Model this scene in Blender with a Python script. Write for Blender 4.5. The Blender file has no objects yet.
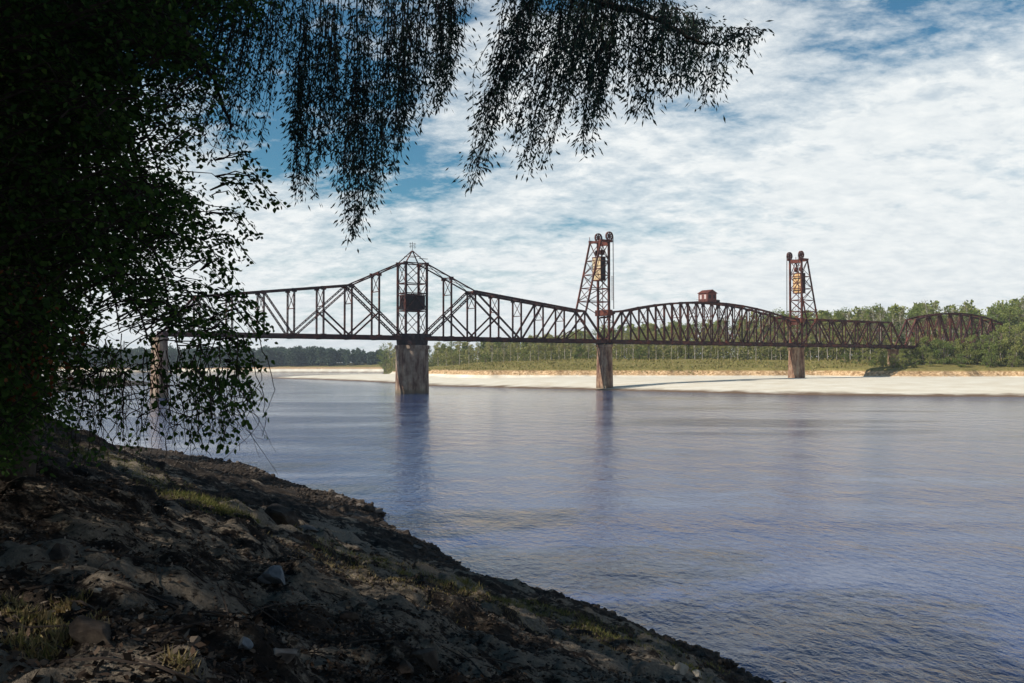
import bpy, math, random
import numpy as np
from mathutils import Vector, Matrix
random.seed(7); RNG = np.random.default_rng(11)
S = bpy.context.scene
COL = S.collection
R = math.radians

# ------------------------------------------------------------------ camera
CH = 8.0; F = 995.0; PITCH = math.atan(23.5 / F)
cam = bpy.data.objects.new('camera', bpy.data.cameras.new('camera')); COL.objects.link(cam)
cam.location = (0, 0, CH); cam.rotation_euler = (R(90) + PITCH, 0, 0)
cam.data.sensor_width = 36; cam.data.lens = F * 36 / 1024
cam.data.clip_start = 0.05; cam.data.clip_end = 20000
S.camera = cam
cp, sp = math.cos(PITCH), math.sin(PITCH)
def at(px, py, Y):
    """world point at depth Y on the line of sight through (px,py)"""
    a = (px - 512) / F; b = (341.5 - py) / F
    dy = cp - b * sp; dz = sp + b * cp
    t = Y / dy
    return Vector((a * t, Y, CH + dz * t))

# ------------------------------------------------------------------ noise in python
def hash2(ix, iy, seed):
    n = (ix.astype(np.int64) * 374761393 + iy.astype(np.int64) * 668265263 + seed * 974634777) & 0x7fffffff
    n = ((n ^ (n >> 13)) * 1274126177) & 0x7fffffff
    n = n ^ (n >> 16)
    return (n & 0xffff) / 65535.0
def vnoise(x, y, seed=0):
    x = np.asarray(x, float); y = np.asarray(y, float)
    ix = np.floor(x); iy = np.floor(y); fx = x - ix; fy = y - iy
    fx = fx * fx * (3 - 2 * fx); fy = fy * fy * (3 - 2 * fy)
    a = hash2(ix, iy, seed); b = hash2(ix + 1, iy, seed); c = hash2(ix, iy + 1, seed); d = hash2(ix + 1, iy + 1, seed)
    return (a * (1 - fx) + b * fx) * (1 - fy) + (c * (1 - fx) + d * fx) * fy
def fbm(x, y, s, oct=4, seed=0):
    v = 0; a = .5
    for o in range(oct):
        v = v + a * (vnoise(np.asarray(x) / s + 13.7 * o, np.asarray(y) / s - 7.1 * o, seed + o) - .5)
        s *= .5; a *= .55
    return v
def poly_dist(x, y, P):
    """signed distance, positive inside the closed polygon P"""
    x = np.asarray(x, float); y = np.asarray(y, float)
    best = np.full(x.shape, 1e18); inside = np.zeros(x.shape, bool)
    n = len(P)
    for i in range(n):
        ax, ay = P[i]; bx, by = P[(i + 1) % n]
        dx, dy = bx - ax, by - ay
        t = np.clip(((x - ax) * dx + (y - ay) * dy) / (dx * dx + dy * dy), 0, 1)
        best = np.minimum(best, (x - ax - t * dx) ** 2 + (y - ay - t * dy) ** 2)
        c = ((ay > y) != (by > y))
        if ay != by:
            inside ^= c & (x < (bx - ax) * (y - ay) / (by - ay) + ax)
    d = np.sqrt(best)
    return np.where(inside, d, -d)
def sstep(t):
    t = np.clip(t, 0, 1); return t * t * (3 - 2 * t)

# ------------------------------------------------------------------ terrain functions
NEAR = [(70, -70), (30, -12), (17, 6), (10.5, 17), (5.9, 25.3), (2.7, 30.7), (-.6, 34.4), (-2.6, 41), (-5.0, 46), (-7.2, 48.6), (-6.6, 53.8),
        (-13.3, 64), (-20, 76.5), (-30, 88), (-47, 103), (-100, 165), (-125, 235), (-150, 420), (-400, 800), (-900, 900), (-5000, 1200), (-5000, -5000), (70, -5000)]
def near_h(x, y, fine=True):
    x = np.asarray(x, float); y = np.asarray(y, float)
    d = poly_dist(x, y, NEAR)
    d = d + fbm(x, y, 3.0, 3, 5) * 1.0
    dp = np.maximum(d, 0)
    h = .42 * (1 - np.exp(-dp / .45)) + 6.05 * (1 - .76 * sstep((y - 32) / 40)) * np.where(dp < 16.5, (dp / 16.5) ** 1.08, 1 + (1 - np.exp(-(dp - 16.5) / 6)) * .12)
    h = np.where(d < 0, np.maximum(d * .5, -2.5), h)
    w = sstep(dp / 3.0) * .8 + .2
    r = np.hypot(x, y)
    h = h + w * fbm(x, y, 4.5, 3, 21) * .85 * sstep((r - 1.0) / 5)
    rg = 1 - np.abs(fbm(x + .4 * y, y - .4 * x, 2.4, 3, 31)) * 5
    h = h - np.clip(rg, 0, 1) ** 3 * .22 * w
    cl_ = np.clip(fbm(x, y, 1.3, 3, 71) + .02, 0, 1); h = h + w * np.minimum(cl_, .16) * .9
    if fine:
        h = h + w * np.abs(fbm(x, y, .45, 3, 81)) * .30
        h = h + w * fbm(x, y, .7, 4, 41) * .34
        h = h + np.clip(fbm(x, y, .22, 2, 51) - .03, 0, 1) * .24
    return h
FAR = [(540, 120), (128, 248), (100, 256), (77, 266), (56, 286), (39, 305), (15, 334), (-4, 353), (-31, 379), (-53, 441), (-75, 490), (-97, 531), (-120, 565), (-137, 589), (-149, 607), (-127, 640),
       (-85, 667), (-100, 747), (-140, 1107), (-250, 1125), (-400, 1147), (-933, 1067), (-3000, 1300), (-5000, 1400), (-5000, 9000), (8000, 9000), (8000, 120)]
FOOT = [(900, 400), (400, 400), (200, 392), (168, 388), (148, 391), (139, 406), (133, 424), (80, 424), (-13, 440), (-53, 533), (-76, 640), (-82, 680), (-92, 747), (-134, 1111), (-250, 1129), (-400, 1151), (-933, 1085), (-3000, 1320), (-5000, 1420), (-5000, 9000), (8000, 9000), (8000, 400)]
def far_h(x, y):
    x = np.asarray(x, float); y = np.asarray(y, float)
    a = poly_dist(x, y, FAR) + fbm(x, y, 40, 3, 3) * 5
    b = poly_dist(x, y, FOOT) + fbm(x, y, 16, 4, 9) * 15
    ap = np.maximum(a, 0)
    h = 3.1 * (1 - np.exp(-ap / 36)) + .12 * (1 - np.exp(-ap / 1.5)) + fbm(x, y, 22, 3, 77) * .35 * sstep(ap / 20)
    h = np.where(a < 0, np.maximum(a * .12, -2.2), h)
    h = h + 2.9 * sstep(b / 5.5) + 4.6 * sstep((b + 6) / 70) + fbm(x, y, 9, 3, 61) * .9 * sstep(b / 6)
    return h

EL = R(38); az = Vector((-.925, -.38, 0)); az.normalize()
sv = Vector((az.x * math.cos(EL), az.y * math.cos(EL), math.sin(EL)))       # towards the sun
GAPS = []
def _ground_at(px, py):
    d = at(px, py, 1.0) - Vector((0, 0, CH)); t = np.arange(2.5, 90, .06)
    X, Y, Z = d.x * t, d.y * t, CH + d.z * t
    h = near_h(X, Y); k = np.argmax(Z < h); return np.array([X[k], Y[k], h[k]])
for px_, py_, r_ in [(350, 575, 1.0), (440, 596, .9), (400, 585, .8), (250, 560, .25), (180, 600, .2), (330, 640, .2), (620, 645, .5), (35, 632, .5), (62, 612, .35), (205, 503, .5), (335, 563, .35), (360, 573, .45), (392, 581, .45), (420, 592, .3), (482, 592, .4), (530, 622, .4), (600, 637, .35), (560, 640, .3), (690, 672, .5), (372, 506, .7), (345, 498, .5), (100, 452, 1.0), (300, 520, .3), (205, 672, .2), (260, 484, .6), (455, 612, .25), (650, 655, .3), (150, 470, .6), (125, 655, .12)]:
    GAPS.append((_ground_at(px_, py_), r_))
def gap_mask(P_, k_=.85):
    keep = np.ones(len(P_), bool); s_ = np.array(sv)
    for g, r_ in GAPS:
        d = P_ - g; t = d @ s_; keep &= ~((((d - t[:, None] * s_) ** 2).sum(1) < (r_ * k_) ** 2) & (t > .3))
    return keep
def open_gaps(P_):
    """leave the openings in the canopy through which the sun reaches the bank"""
    keep = np.ones(len(P_), bool); s_ = np.array(sv)
    for g, r_ in GAPS:
        d = P_ - g; t = d @ s_; q2 = ((d - t[:, None] * s_) ** 2).sum(1)
        keep &= ~((q2 < (r_ + .1) ** 2) & (t > .3))
    return P_[keep]
# ------------------------------------------------------------------ mesh helpers
def link(name, me, mat=None, parent=None):
    o = bpy.data.objects.new(name, me); COL.objects.link(o)
    if mat is not None:
        for m in (mat if isinstance(mat, (list, tuple)) else [mat]): me.materials.append(m)
    if parent is not None: o.parent = parent
    return o
def tag(o, label=None, cat=None, group=None, kind=None):
    if label: o['label'] = label
    if cat: o['category'] = cat
    if group: o['group'] = group
    if kind: o['kind'] = kind
    return o
def empty(name, loc=(0, 0, 0), rz=0, label=None, cat=None, group=None):
    o = bpy.data.objects.new(name, None); COL.objects.link(o); o.empty_display_size = .5
    o.location = loc; o.rotation_euler = (0, 0, rz)
    return tag(o, label, cat, group)
def copy_tree(o, parent=None):
    c = o.copy(); COL.objects.link(c); c.parent = parent
    for ch in list(o.children): copy_tree(ch, c)
    return c
def fast_mesh(name, V, Fq, smooth=False):
    """V (n,3), Fq (m,k) index array"""
    V = np.asarray(V, np.float32); Fq = np.asarray(Fq, np.int32)
    me = bpy.data.meshes.new(name)
    me.vertices.add(len(V)); me.vertices.foreach_set('co', V.ravel())
    m, k = Fq.shape
    me.loops.add(m * k); me.loops.foreach_set('vertex_index', Fq.ravel())
    me.polygons.add(m)
    me.polygons.foreach_set('loop_start', np.arange(0, m * k, k, dtype=np.int32))
    try: me.polygons.foreach_set('loop_total', np.full(m, k, np.int32))
    except Exception: pass
    me.polygons.foreach_set('use_smooth', np.full(m, smooth))
    me.update(calc_edges=True); me.validate()
    return me
class MB:
    def __init__(s): s.v = []; s.f = []
    def add(s, vs, fs):
        n = len(s.v); s.v += [tuple(v) for v in vs]; s.f += [tuple(n + i for i in f) for f in fs]; return s
    def box(s, c, d):
        x, y, z = c; a, b, e = d[0] / 2, d[1] / 2, d[2] / 2
        vs = [(x + i * a, y + j * b, z + k * e) for i in (-1, 1) for j in (-1, 1) for k in (-1, 1)]
        return s.add(vs, [(0, 1, 3, 2), (4, 6, 7, 5), (0, 4, 5, 1), (2, 3, 7, 6), (0, 2, 6, 4), (1, 5, 7, 3)])
    def beam(s, p, q, w, h=None):
        h = h or w
        p = Vector(p); q = Vector(q); d = (q - p)
        if d.length < 1e-6: return s
        d.normalize()
        up = Vector((0, 0, 1)) if abs(d.z) < .95 else Vector((1, 0, 0))
        a = d.cross(up).normalized(); b = a.cross(d).normalized()
        vs = [o + a * i * w / 2 + b * j * h / 2 for o in (p, q) for i, j in ((-1, -1), (1, -1), (1, 1), (-1, 1))]
        return s.add(vs, [(3, 2, 1, 0), (4, 5, 6, 7), (0, 1, 5, 4), (1, 2, 6, 5), (2, 3, 7, 6), (3, 0, 4, 7)])
    def laced(s, p, q, w, h, step=None):
        """two channels tied by lattice bars: the usual riveted member"""
        p = Vector(p); q = Vector(q); d = q - p; L = d.length; d.normalize()
        side = Vector((-d.z, 0, d.x)).normalized() if abs(d.y) < .9 else Vector((1, 0, 0))
        off = side * (w / 2)
        s.beam(p + off * .7, q + off * .7, h, w * .34); s.beam(p - off * .7, q - off * .7, h, w * .34)
        n = max(2, int(L / (step or w * 1.3)))
        for i in range(n):
            a = p + d * L * i / n; b = p + d * L * (i + 1) / n; g = 1 if i % 2 else -1
            s.beam(a + off * g * .8, b - off * g * .8, w * .18, w * .18)
        return s
    def tube(s, pts, rad, n=6):
        pts = [Vector(p) for p in pts]; k = len(s.v); m = len(pts)
        ref = None
        for i, p in enumerate(pts):
            d = (pts[min(i + 1, m - 1)] - pts[max(i - 1, 0)]).normalized()
            if ref is None: ref = d.orthogonal().normalized()
            ref = (ref - d * ref.dot(d))
            ref = ref.normalized() if ref.length > 1e-5 else d.orthogonal().normalized()
            b = d.cross(ref); r = rad[i] if isinstance(rad, (list, tuple)) else rad
            for j in range(n):
                t = 2 * math.pi * j / n
                s.v.append(tuple(p + (ref * math.cos(t) + b * math.sin(t)) * r))
        for i in range(m - 1):
            for j in range(n):
                a = k + i * n + j; b_ = k + i * n + (j + 1) % n
                s.f.append((a, b_, b_ + n, a + n))
        s.f.append(tuple(k + j for j in reversed(range(n)))); s.f.append(tuple(k + (m - 1) * n + j for j in range(n)))
        return s
    def prism(s, poly0, z0, poly1, z1):
        n = len(poly0)
        vs = [(x, y, z0) for x, y in poly0] + [(x, y, z1) for x, y in poly1]
        return s.add(vs, [tuple(reversed(range(n))), tuple(range(n, 2 * n))] + [(i, (i + 1) % n, n + (i + 1) % n, n + i) for i in range(n)])
    def build(s, name, mat=None, parent=None, smooth=False):
        me = bpy.data.meshes.new(name); me.from_pydata(s.v, [], s.f)
        if smooth: me.polygons.foreach_set('use_smooth', [True] * len(me.polygons))
        me.update()
        return link(name, me, mat, parent)

# ------------------------------------------------------------------ materials
def newmat(name):
    m = bpy.data.materials.new(name); m.use_nodes = True
    nt = m.node_tree; nt.nodes.clear()
    out = nt.nodes.new('ShaderNodeOutputMaterial')
    return m, nt, out
def N(nt, t, **k):
    n = nt.nodes.new(t)
    for a, v in k.items():
        if a in n.inputs: n.inputs[a].default_value = v
        else: setattr(n, a, v)
    return n
def ramp(nt, stops, interp='LINEAR'):
    r = nt.nodes.new('ShaderNodeValToRGB'); e = r.color_ramp.elements; r.color_ramp.interpolation = interp
    while len(e) < len(stops): e.new(.5)
    for i, (p, c) in enumerate(stops):
        e[i].position = p; e[i].color = (*c, 1) if len(c) == 3 else c
    return r
def noise(nt, vec, scale, detail=4, rough=.55, dist=0):
    n = nt.nodes.new('ShaderNodeTexNoise'); n.inputs['Scale'].default_value = scale; n.inputs['Detail'].default_value = detail
    n.inputs['Roughness'].default_value = rough; n.inputs['Distortion'].default_value = dist
    if vec is not None: nt.links.new(vec, n.inputs['Vector'])
    return n
def mix(nt, fac, a, b, mode='MIX'):
    m = nt.nodes.new('ShaderNodeMix'); m.data_type = 'RGBA'; m.blend_type = mode
    for s_, v in ((m.inputs[0], fac), (m.inputs[6], a), (m.inputs[7], b)):
        if isinstance(v, (int, float)): s_.default_value = v
        elif isinstance(v, tuple): s_.default_value = (*v, 1)
        else: nt.links.new(v, s_)
    return m.outputs[2]
def math_(nt, op, a, b=0, c=None, clamp=False):
    m = nt.nodes.new('ShaderNodeMath'); m.operation = op; m.use_clamp = clamp
    for i, v in enumerate((a, b) if c is None else (a, b, c)):
        if isinstance(v, (int, float)): m.inputs[i].default_value = v
        else: nt.links.new(v, m.inputs[i])
    return m.outputs[0]
def simple(name, c1, c2, scale=2.0, rough=.8, bump=.0, bscale=8, metal=0, c3=None, stretch=None, spec=.3):
    m, nt, out = newmat(name); p = N(nt, 'ShaderNodeBsdfPrincipled', Roughness=rough, Metallic=metal)
    p.inputs['Specular IOR Level'].default_value = spec
    tc = nt.nodes.new('ShaderNodeTexCoord'); vec = tc.outputs['Object']
    if stretch:
        mp = nt.nodes.new('ShaderNodeMapping'); mp.inputs['Scale'].default_value = stretch; nt.links.new(vec, mp.inputs[0]); vec = mp.outputs[0]
    n = noise(nt, vec, scale, 6, .65)
    st = [(.35, c1), (.65, c2)] if c3 is None else [(.3, c1), (.52, c2), (.68, c3)]
    r = ramp(nt, st); nt.links.new(n.outputs[0], r.inputs[0]); nt.links.new(r.outputs[0], p.inputs['Base Color'])
    if bump:
        b = N(nt, 'ShaderNodeBump', Strength=bump); n2 = noise(nt, vec, bscale, 5, .6); nt.links.new(n2.outputs[0], b.inputs['Height']); nt.links.new(b.outputs[0], p.inputs['Normal'])
    nt.links.new(p.outputs[0], out.inputs[0]); return m
def leafmat(name, cols, trans=.35, rough=.6, objrand=False):
    m, nt, out = newmat(name)
    g = nt.nodes.new('ShaderNodeNewGeometry'); r = ramp(nt, [(i / max(1, len(cols) - 1), c) for i, c in enumerate(cols)])
    if objrand:
        oi = nt.nodes.new('ShaderNodeObjectInfo')
        v = math_(nt, 'ADD', math_(nt, 'MULTIPLY', g.outputs['Random Per Island'], .45), math_(nt, 'MULTIPLY', oi.outputs['Random'], .55))
        nt.links.new(v, r.inputs[0])
    else: nt.links.new(g.outputs['Random Per Island'], r.inputs[0])
    p = N(nt, 'ShaderNodeBsdfPrincipled', Roughness=rough); p.inputs['Specular IOR Level'].default_value = .15
    nt.links.new(r.outputs[0], p.inputs['Base Color'])
    t = nt.nodes.new('ShaderNodeBsdfTranslucent'); nt.links.new(r.outputs[0], t.inputs[0])
    mx = nt.nodes.new('ShaderNodeMixShader'); mx.inputs[0].default_value = trans
    nt.links.new(p.outputs[0], mx.inputs[1]); nt.links.new(t.outputs[0], mx.inputs[2]); nt.links.new(mx.outputs[0], out.inputs[0])
    return m
M = {}
M['steel'] = simple('rusted_dark_steel', (.012, .006, .008), (.055, .019, .015), .35, .8, c3=(.14, .040, .022))
M['span_rust'] = simple('faded_red_steel', (.016, .008, .010), (.07, .022, .018), .25, .8, c3=(.15, .045, .028))
M['tower_steel'] = simple('tower_rust_steel', (.018, .008, .008), (.085, .026, .018), .3, .8, c3=(.19, .055, .03))
M['steel_dark'] = simple('old_black_steel', (.012, .008, .010), (.035, .016, .016), .5, .8)
M['rust'] = simple('red_rust', (.04, .012, .010), (.11, .030, .020), .6, .85, c3=(.17, .055, .03))
M['house'] = simple('weathered_red_cladding', (.10, .035, .030), (.20, .075, .06), 1.2, .85)
M['cw'] = simple('counterweight_concrete', (.55, .38, .20), (.72, .62, .42), .5, .9)
M['cable'] = simple('wire_rope', (.02, .015, .015), (.05, .035, .03), 1)
M['glass'] = simple('pale_window_opening', (.45, .36, .33), (.6, .5, .48), 1, .3)
M['dark'] = simple('dark_opening', (.004, .003, .004), (.008, .006, .008), 1, .5)
def pier_mat(nm='weathered_pier_concrete', warm=False):
    m, nt, out = newmat(nm); p = N(nt, 'ShaderNodeBsdfPrincipled', Roughness=.9)
    tc = nt.nodes.new('ShaderNodeTexCoord'); g = nt.nodes.new('ShaderNodeNewGeometry')
    mp = nt.nodes.new('ShaderNodeMapping'); mp.inputs['Scale'].default_value = (.8, .8, .22); nt.links.new(tc.outputs['Object'], mp.inputs[0])
    n1 = noise(nt, mp.outputs[0], 1.0, 5, .6); n2 = noise(nt, tc.outputs['Object'], .7, 6, .65)
    r1 = ramp(nt, [(.38, (.12, .06, .038)), (.50, (.26, .18, .125)), (.66, (.38, .30, .22))]); nt.links.new(n1.outputs[0], r1.inputs[0])
    r2 = ramp(nt, [(.35, (.5, .45, .42)), (.65, (1, 1, 1))]); nt.links.new(n2.outputs[0], r2.inputs[0])
    if warm:
        for e, c_ in zip(r1.color_ramp.elements, [(.12, .05, .03), (.28, .165, .10), (.42, .32, .22)]): e.color = (*c_, 1)
    c = mix(nt, .8, r1.outputs[0], r2.outputs[0], 'MULTIPLY')
    s = nt.nodes.new('ShaderNodeSeparateXYZ'); nt.links.new(g.outputs['Position'], s.inputs[0])
    wl = nt.nodes.new('ShaderNodeMapRange'); wl.inputs[1].default_value = .2; wl.inputs[2].default_value = 1.6; wl.inputs[3].default_value = .75; wl.inputs[4].default_value = 0
    nt.links.new(s.outputs[2], wl.inputs[0])
    c = mix(nt, wl.outputs[0], c, (.09, .075, .045))
    nt.links.new(c, p.inputs['Base Color'])
    b = N(nt, 'ShaderNodeBump', Strength=.5, Distance=.15); nt.links.new(n2.outputs[0], b.inputs['Height']); nt.links.new(b.outputs[0], p.inputs['Normal'])
    nt.links.new(p.outputs[0], out.inputs[0]); return m
M['pier'] = pier_mat(); M['pier_warm'] = pier_mat('rust_stained_pier_concrete', True)

def far_bank_mat():
    m, nt, out = newmat('far_bank_sand_and_grass'); p = N(nt, 'ShaderNodeBsdfPrincipled', Roughness=.95); p.inputs['Specular IOR Level'].default_value = .1
    g = nt.nodes.new('ShaderNodeNewGeometry'); s = nt.nodes.new('ShaderNodeSeparateXYZ'); nt.links.new(g.outputs['Position'], s.inputs[0])
    n = noise(nt, g.outputs['Position'], .12, 6, .6); nf = noise(nt, g.outputs['Position'], .9, 6, .7)
    z = math_(nt, 'ADD', s.outputs[2], math_(nt, 'MULTIPLY', math_(nt, 'SUBTRACT', n.outputs[0], .5), 1.2))
    z2 = math_(nt, 'ADD', s.outputs[2], math_(nt, 'MULTIPLY', math_(nt, 'SUBTRACT', nf.outputs[0], .5), 1.6))
    sand = ramp(nt, [(.3, (.60, .53, .41)), (.6, (.70, .65, .54)), (.75, (.76, .72, .63))]); nt.links.new(n.outputs[0], sand.inputs[0])
    wet = nt.nodes.new('ShaderNodeMapRange'); wet.inputs[1].default_value = .25; wet.inputs[2].default_value = .75; nt.links.new(z, wet.inputs[0])
    c = mix(nt, wet.outputs[0], (.15, .10, .065), sand.outputs[0])
    cl = nt.nodes.new('ShaderNodeMapRange'); cl.inputs[1].default_value = 3.3; cl.inputs[2].default_value = 3.7; nt.links.new(z2, cl.inputs[0])
    cliff = ramp(nt, [(.35, (.18, .11, .05)), (.5, (.42, .27, .14)), (.62, (.66, .48, .30))]); nt.links.new(nf.outputs[0], cliff.inputs[0])
    c = mix(nt, cl.outputs[0], c, cliff.outputs[0])
    gr = nt.nodes.new('ShaderNodeMapRange'); gr.inputs[1].default_value = 5.3; gr.inputs[2].default_value = 5.9; nt.links.new(z2, gr.inputs[0])
    grass = ramp(nt, [(.3, (.10, .10, .03)), (.5, (.19, .16, .05)), (.66, (.27, .22, .09))]); nt.links.new(nf.outputs[0], grass.inputs[0])
    c = mix(nt, gr.outputs[0], c, grass.outputs[0])
    nt.links.new(c, p.inputs['Base Color'])
    b = N(nt, 'ShaderNodeBump', Strength=.5, Distance=.4); nt.links.new(nf.outputs[0], b.inputs['Height']); nt.links.new(b.outputs[0], p.inputs['Normal'])
    nt.links.new(p.outputs[0], out.inputs[0]); return m
M['far_bank'] = far_bank_mat()

def near_bank_mat():
    m, nt, out = newmat('riverbank_dirt_and_sand'); p = N(nt, 'ShaderNodeBsdfPrincipled', Roughness=.95); p.inputs['Specular IOR Level'].default_value = .1
    g = nt.nodes.new('ShaderNodeNewGeometry'); P_ = g.outputs['Position']
    n1 = noise(nt, P_, .33, 5, .6); n2 = noise(nt, P_, 3.2, 8, .7); n3 = noise(nt, P_, 18, 6, .7)
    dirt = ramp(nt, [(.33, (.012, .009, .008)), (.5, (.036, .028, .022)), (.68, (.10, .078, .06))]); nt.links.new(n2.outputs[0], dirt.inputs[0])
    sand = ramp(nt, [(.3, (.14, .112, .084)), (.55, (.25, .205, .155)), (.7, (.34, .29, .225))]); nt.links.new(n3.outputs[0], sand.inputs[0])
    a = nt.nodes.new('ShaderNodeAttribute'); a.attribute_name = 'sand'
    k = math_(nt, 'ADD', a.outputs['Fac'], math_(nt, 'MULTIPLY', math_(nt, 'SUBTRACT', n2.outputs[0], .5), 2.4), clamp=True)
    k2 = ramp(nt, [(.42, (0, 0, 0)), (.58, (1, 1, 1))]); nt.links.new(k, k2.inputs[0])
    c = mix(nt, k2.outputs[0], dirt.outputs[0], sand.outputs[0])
    nt.links.new(c, p.inputs['Base Color'])
    h = math_(nt, 'ADD', math_(nt, 'MULTIPLY', n2.outputs[0], 1.0), math_(nt, 'MULTIPLY', n3.outputs[0], .35))
    b = N(nt, 'ShaderNodeBump', Strength=1.0, Distance=.2); nt.links.new(h, b.inputs['Height']); nt.links.new(b.outputs[0], p.inputs['Normal'])
    nt.links.new(p.outputs[0], out.inputs[0]); return m
M['near_bank'] = near_bank_mat()

def water_mat():
    m, nt, out = newmat('river_water'); p = N(nt, 'ShaderNodeBsdfPrincipled', Roughness=.05, IOR=1.333)
    p.inputs['Base Color'].default_value = (.018, .043, .135, 1); p.inputs['Specular IOR Level'].default_value = .34
    g = nt.nodes.new('ShaderNodeNewGeometry')
    mp = nt.nodes.new('ShaderNodeMapping'); mp.inputs['Rotation'].default_value = (0, 0, R(28)); mp.inputs['Scale'].default_value = (1, .55, 1); nt.links.new(g.outputs['Position'], mp.inputs[0])
    n1 = noise(nt, mp.outputs[0], 3.0, 4, .6, .3); n2 = noise(nt, mp.outputs[0], .42, 3, .5, .3)
    mp2 = nt.nodes.new('ShaderNodeMapping'); mp2.inputs['Rotation'].default_value = (0, 0, R(-8)); mp2.inputs['Scale'].default_value = (.010, .035, 1); nt.links.new(g.outputs['Position'], mp2.inputs[0])
    n3 = noise(nt, mp2.outputs[0], 1.6, 5, .6, .6)
    patch = ramp(nt, [(.38, (.26, .26, .26)), (.58, (1, 1, 1))]); nt.links.new(n3.outputs[0], patch.inputs[0])
    h = math_(nt, 'ADD', math_(nt, 'MULTIPLY', n1.outputs[0], .26), math_(nt, 'MULTIPLY', n2.outputs[0], .85))
    b = N(nt, 'ShaderNodeBump', Distance=.42); nt.links.new(patch.outputs[0], b.inputs['Strength'])
    nt.links.new(h, b.inputs['Height']); nt.links.new(b.outputs[0], p.inputs['Normal'])
    nt.links.new(p.outputs[0], out.inputs[0]); return m
M['water'] = water_mat()

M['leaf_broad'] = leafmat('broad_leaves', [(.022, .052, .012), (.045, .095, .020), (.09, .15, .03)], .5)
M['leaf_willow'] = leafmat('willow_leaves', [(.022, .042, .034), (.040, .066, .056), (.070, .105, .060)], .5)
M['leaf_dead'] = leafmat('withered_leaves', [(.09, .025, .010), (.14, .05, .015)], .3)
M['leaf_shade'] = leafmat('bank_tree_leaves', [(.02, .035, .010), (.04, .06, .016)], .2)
M['bark'] = simple('dark_bark', (.02, .015, .012), (.07, .055, .042), 3, .9, .6, 12, stretch=(1, 1, .2))
M['twig'] = simple('twig_bark', (.02, .014, .012), (.05, .036, .028), 3, .9)
M['stone'] = simple('river_stone', (.05, .042, .036), (.13, .11, .095), 2.2, .9, .5, 9, c3=(.20, .175, .15))
M['clod'] = simple('dark_clay_clods', (.016, .012, .010), (.05, .037, .028), 2.2, .95, .6, 9, c3=(.09, .07, .052))
M['pale_stone'] = simple('pale_boulder', (.22, .19, .15), (.38, .34, .28), 2.2, .9, .5, 9)
M['blue_stone'] = simple('grey_slab', (.09, .10, .11), (.16, .175, .19), 2.2, .8, .3, 9)
M['litter'] = leafmat('leaf_litter', [(.012, .009, .008), (.03, .02, .014), (.07, .045, .03), (.15, .125, .10)], 0, .9)
M['grass'] = leafmat('bank_grass', [(.06, .09, .018), (.14, .14, .035), (.24, .20, .09)], .3)
M['drygrass'] = leafmat('dry_grass', [(.18, .13, .06), (.34, .26, .13), (.12, .12, .03)], .3)

# ------------------------------------------------------------------ polar terrain sheets
def polar(name, angs, rads, hf, mat, mask=None):
    A, Rr = np.meshgrid(angs, rads)
    X = np.sin(A) * Rr; Y = np.cos(A) * Rr; Z = hf(X, Y)
    V = np.stack([X, Y, Z], -1).reshape(-1, 3)
    nr, na = A.shape
    i = np.arange(nr - 1)[:, None] * na + np.arange(na - 1)[None, :]
    Fq = np.stack([i, i + 1, i + 1 + na, i + na], -1).reshape(-1, 4)[:, ::-1]
    me = fast_mesh(name, V, Fq, True)
    if mask is not None:
        at_ = me.attributes.new('sand', 'FLOAT', 'POINT'); at_.data.foreach_set('value', mask(V[:, 0], V[:, 1]).astype(np.float32))
    return tag(link(name, me, mat), kind='structure')
def sandmask(x, y):
    d = poly_dist(x, y, NEAR)
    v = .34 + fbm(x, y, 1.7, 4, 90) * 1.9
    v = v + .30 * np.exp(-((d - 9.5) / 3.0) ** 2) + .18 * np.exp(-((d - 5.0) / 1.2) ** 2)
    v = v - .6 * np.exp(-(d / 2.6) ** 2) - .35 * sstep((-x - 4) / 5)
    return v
angs = np.concatenate([np.arange(R(-46), R(36), R(.17)), np.arange(R(36), R(314.01), R(2.0))])
angs[-1] = R(314)
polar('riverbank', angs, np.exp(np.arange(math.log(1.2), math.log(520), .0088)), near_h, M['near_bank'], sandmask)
me = bpy.data.meshes.new('ground_under_camera')
far_angs = np.concatenate([np.arange(R(-80), R(-36), R(.6)), np.arange(R(-36), R(33), R(.11)), np.arange(R(33), R(75), R(.6))])
polar('far_bank', far_angs, np.exp(np.arange(math.log(205), math.log(2600), .0040)), far_h, M['far_bank'])
tag(MB().add([(-2700, -2700, -3), (2700, -2700, -3), (2700, 2700, -3), (-2700, 2700, -3)], [(0, 1, 2, 3)]).build('ground', M['clod']), kind='structure')
# water in one sheet
tag(MB().add([(-2600, -600, 0), (2600, -600, 0), (2600, 2400, 0), (-2600, 2400, 0)], [(0, 1, 2, 3)]).build('river_water', M['water']), kind='structure')
# the little disc of soil under the tripod closes the sheet
th = np.linspace(0, 2 * math.pi, 49)[:-1]
bx, by = np.sin(th) * 1.25, np.cos(th) * 1.25
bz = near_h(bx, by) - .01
tag(MB().add([(0, 0, float(near_h(np.array([0.]), np.array([0.]))[0]))] + list(zip(bx.tolist(), by.tolist(), bz.tolist())), [(0, 1 + (i + 1) % 48, 1 + i) for i in range(48)]).build('bank_soil', M['near_bank']), kind='structure')

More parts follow.
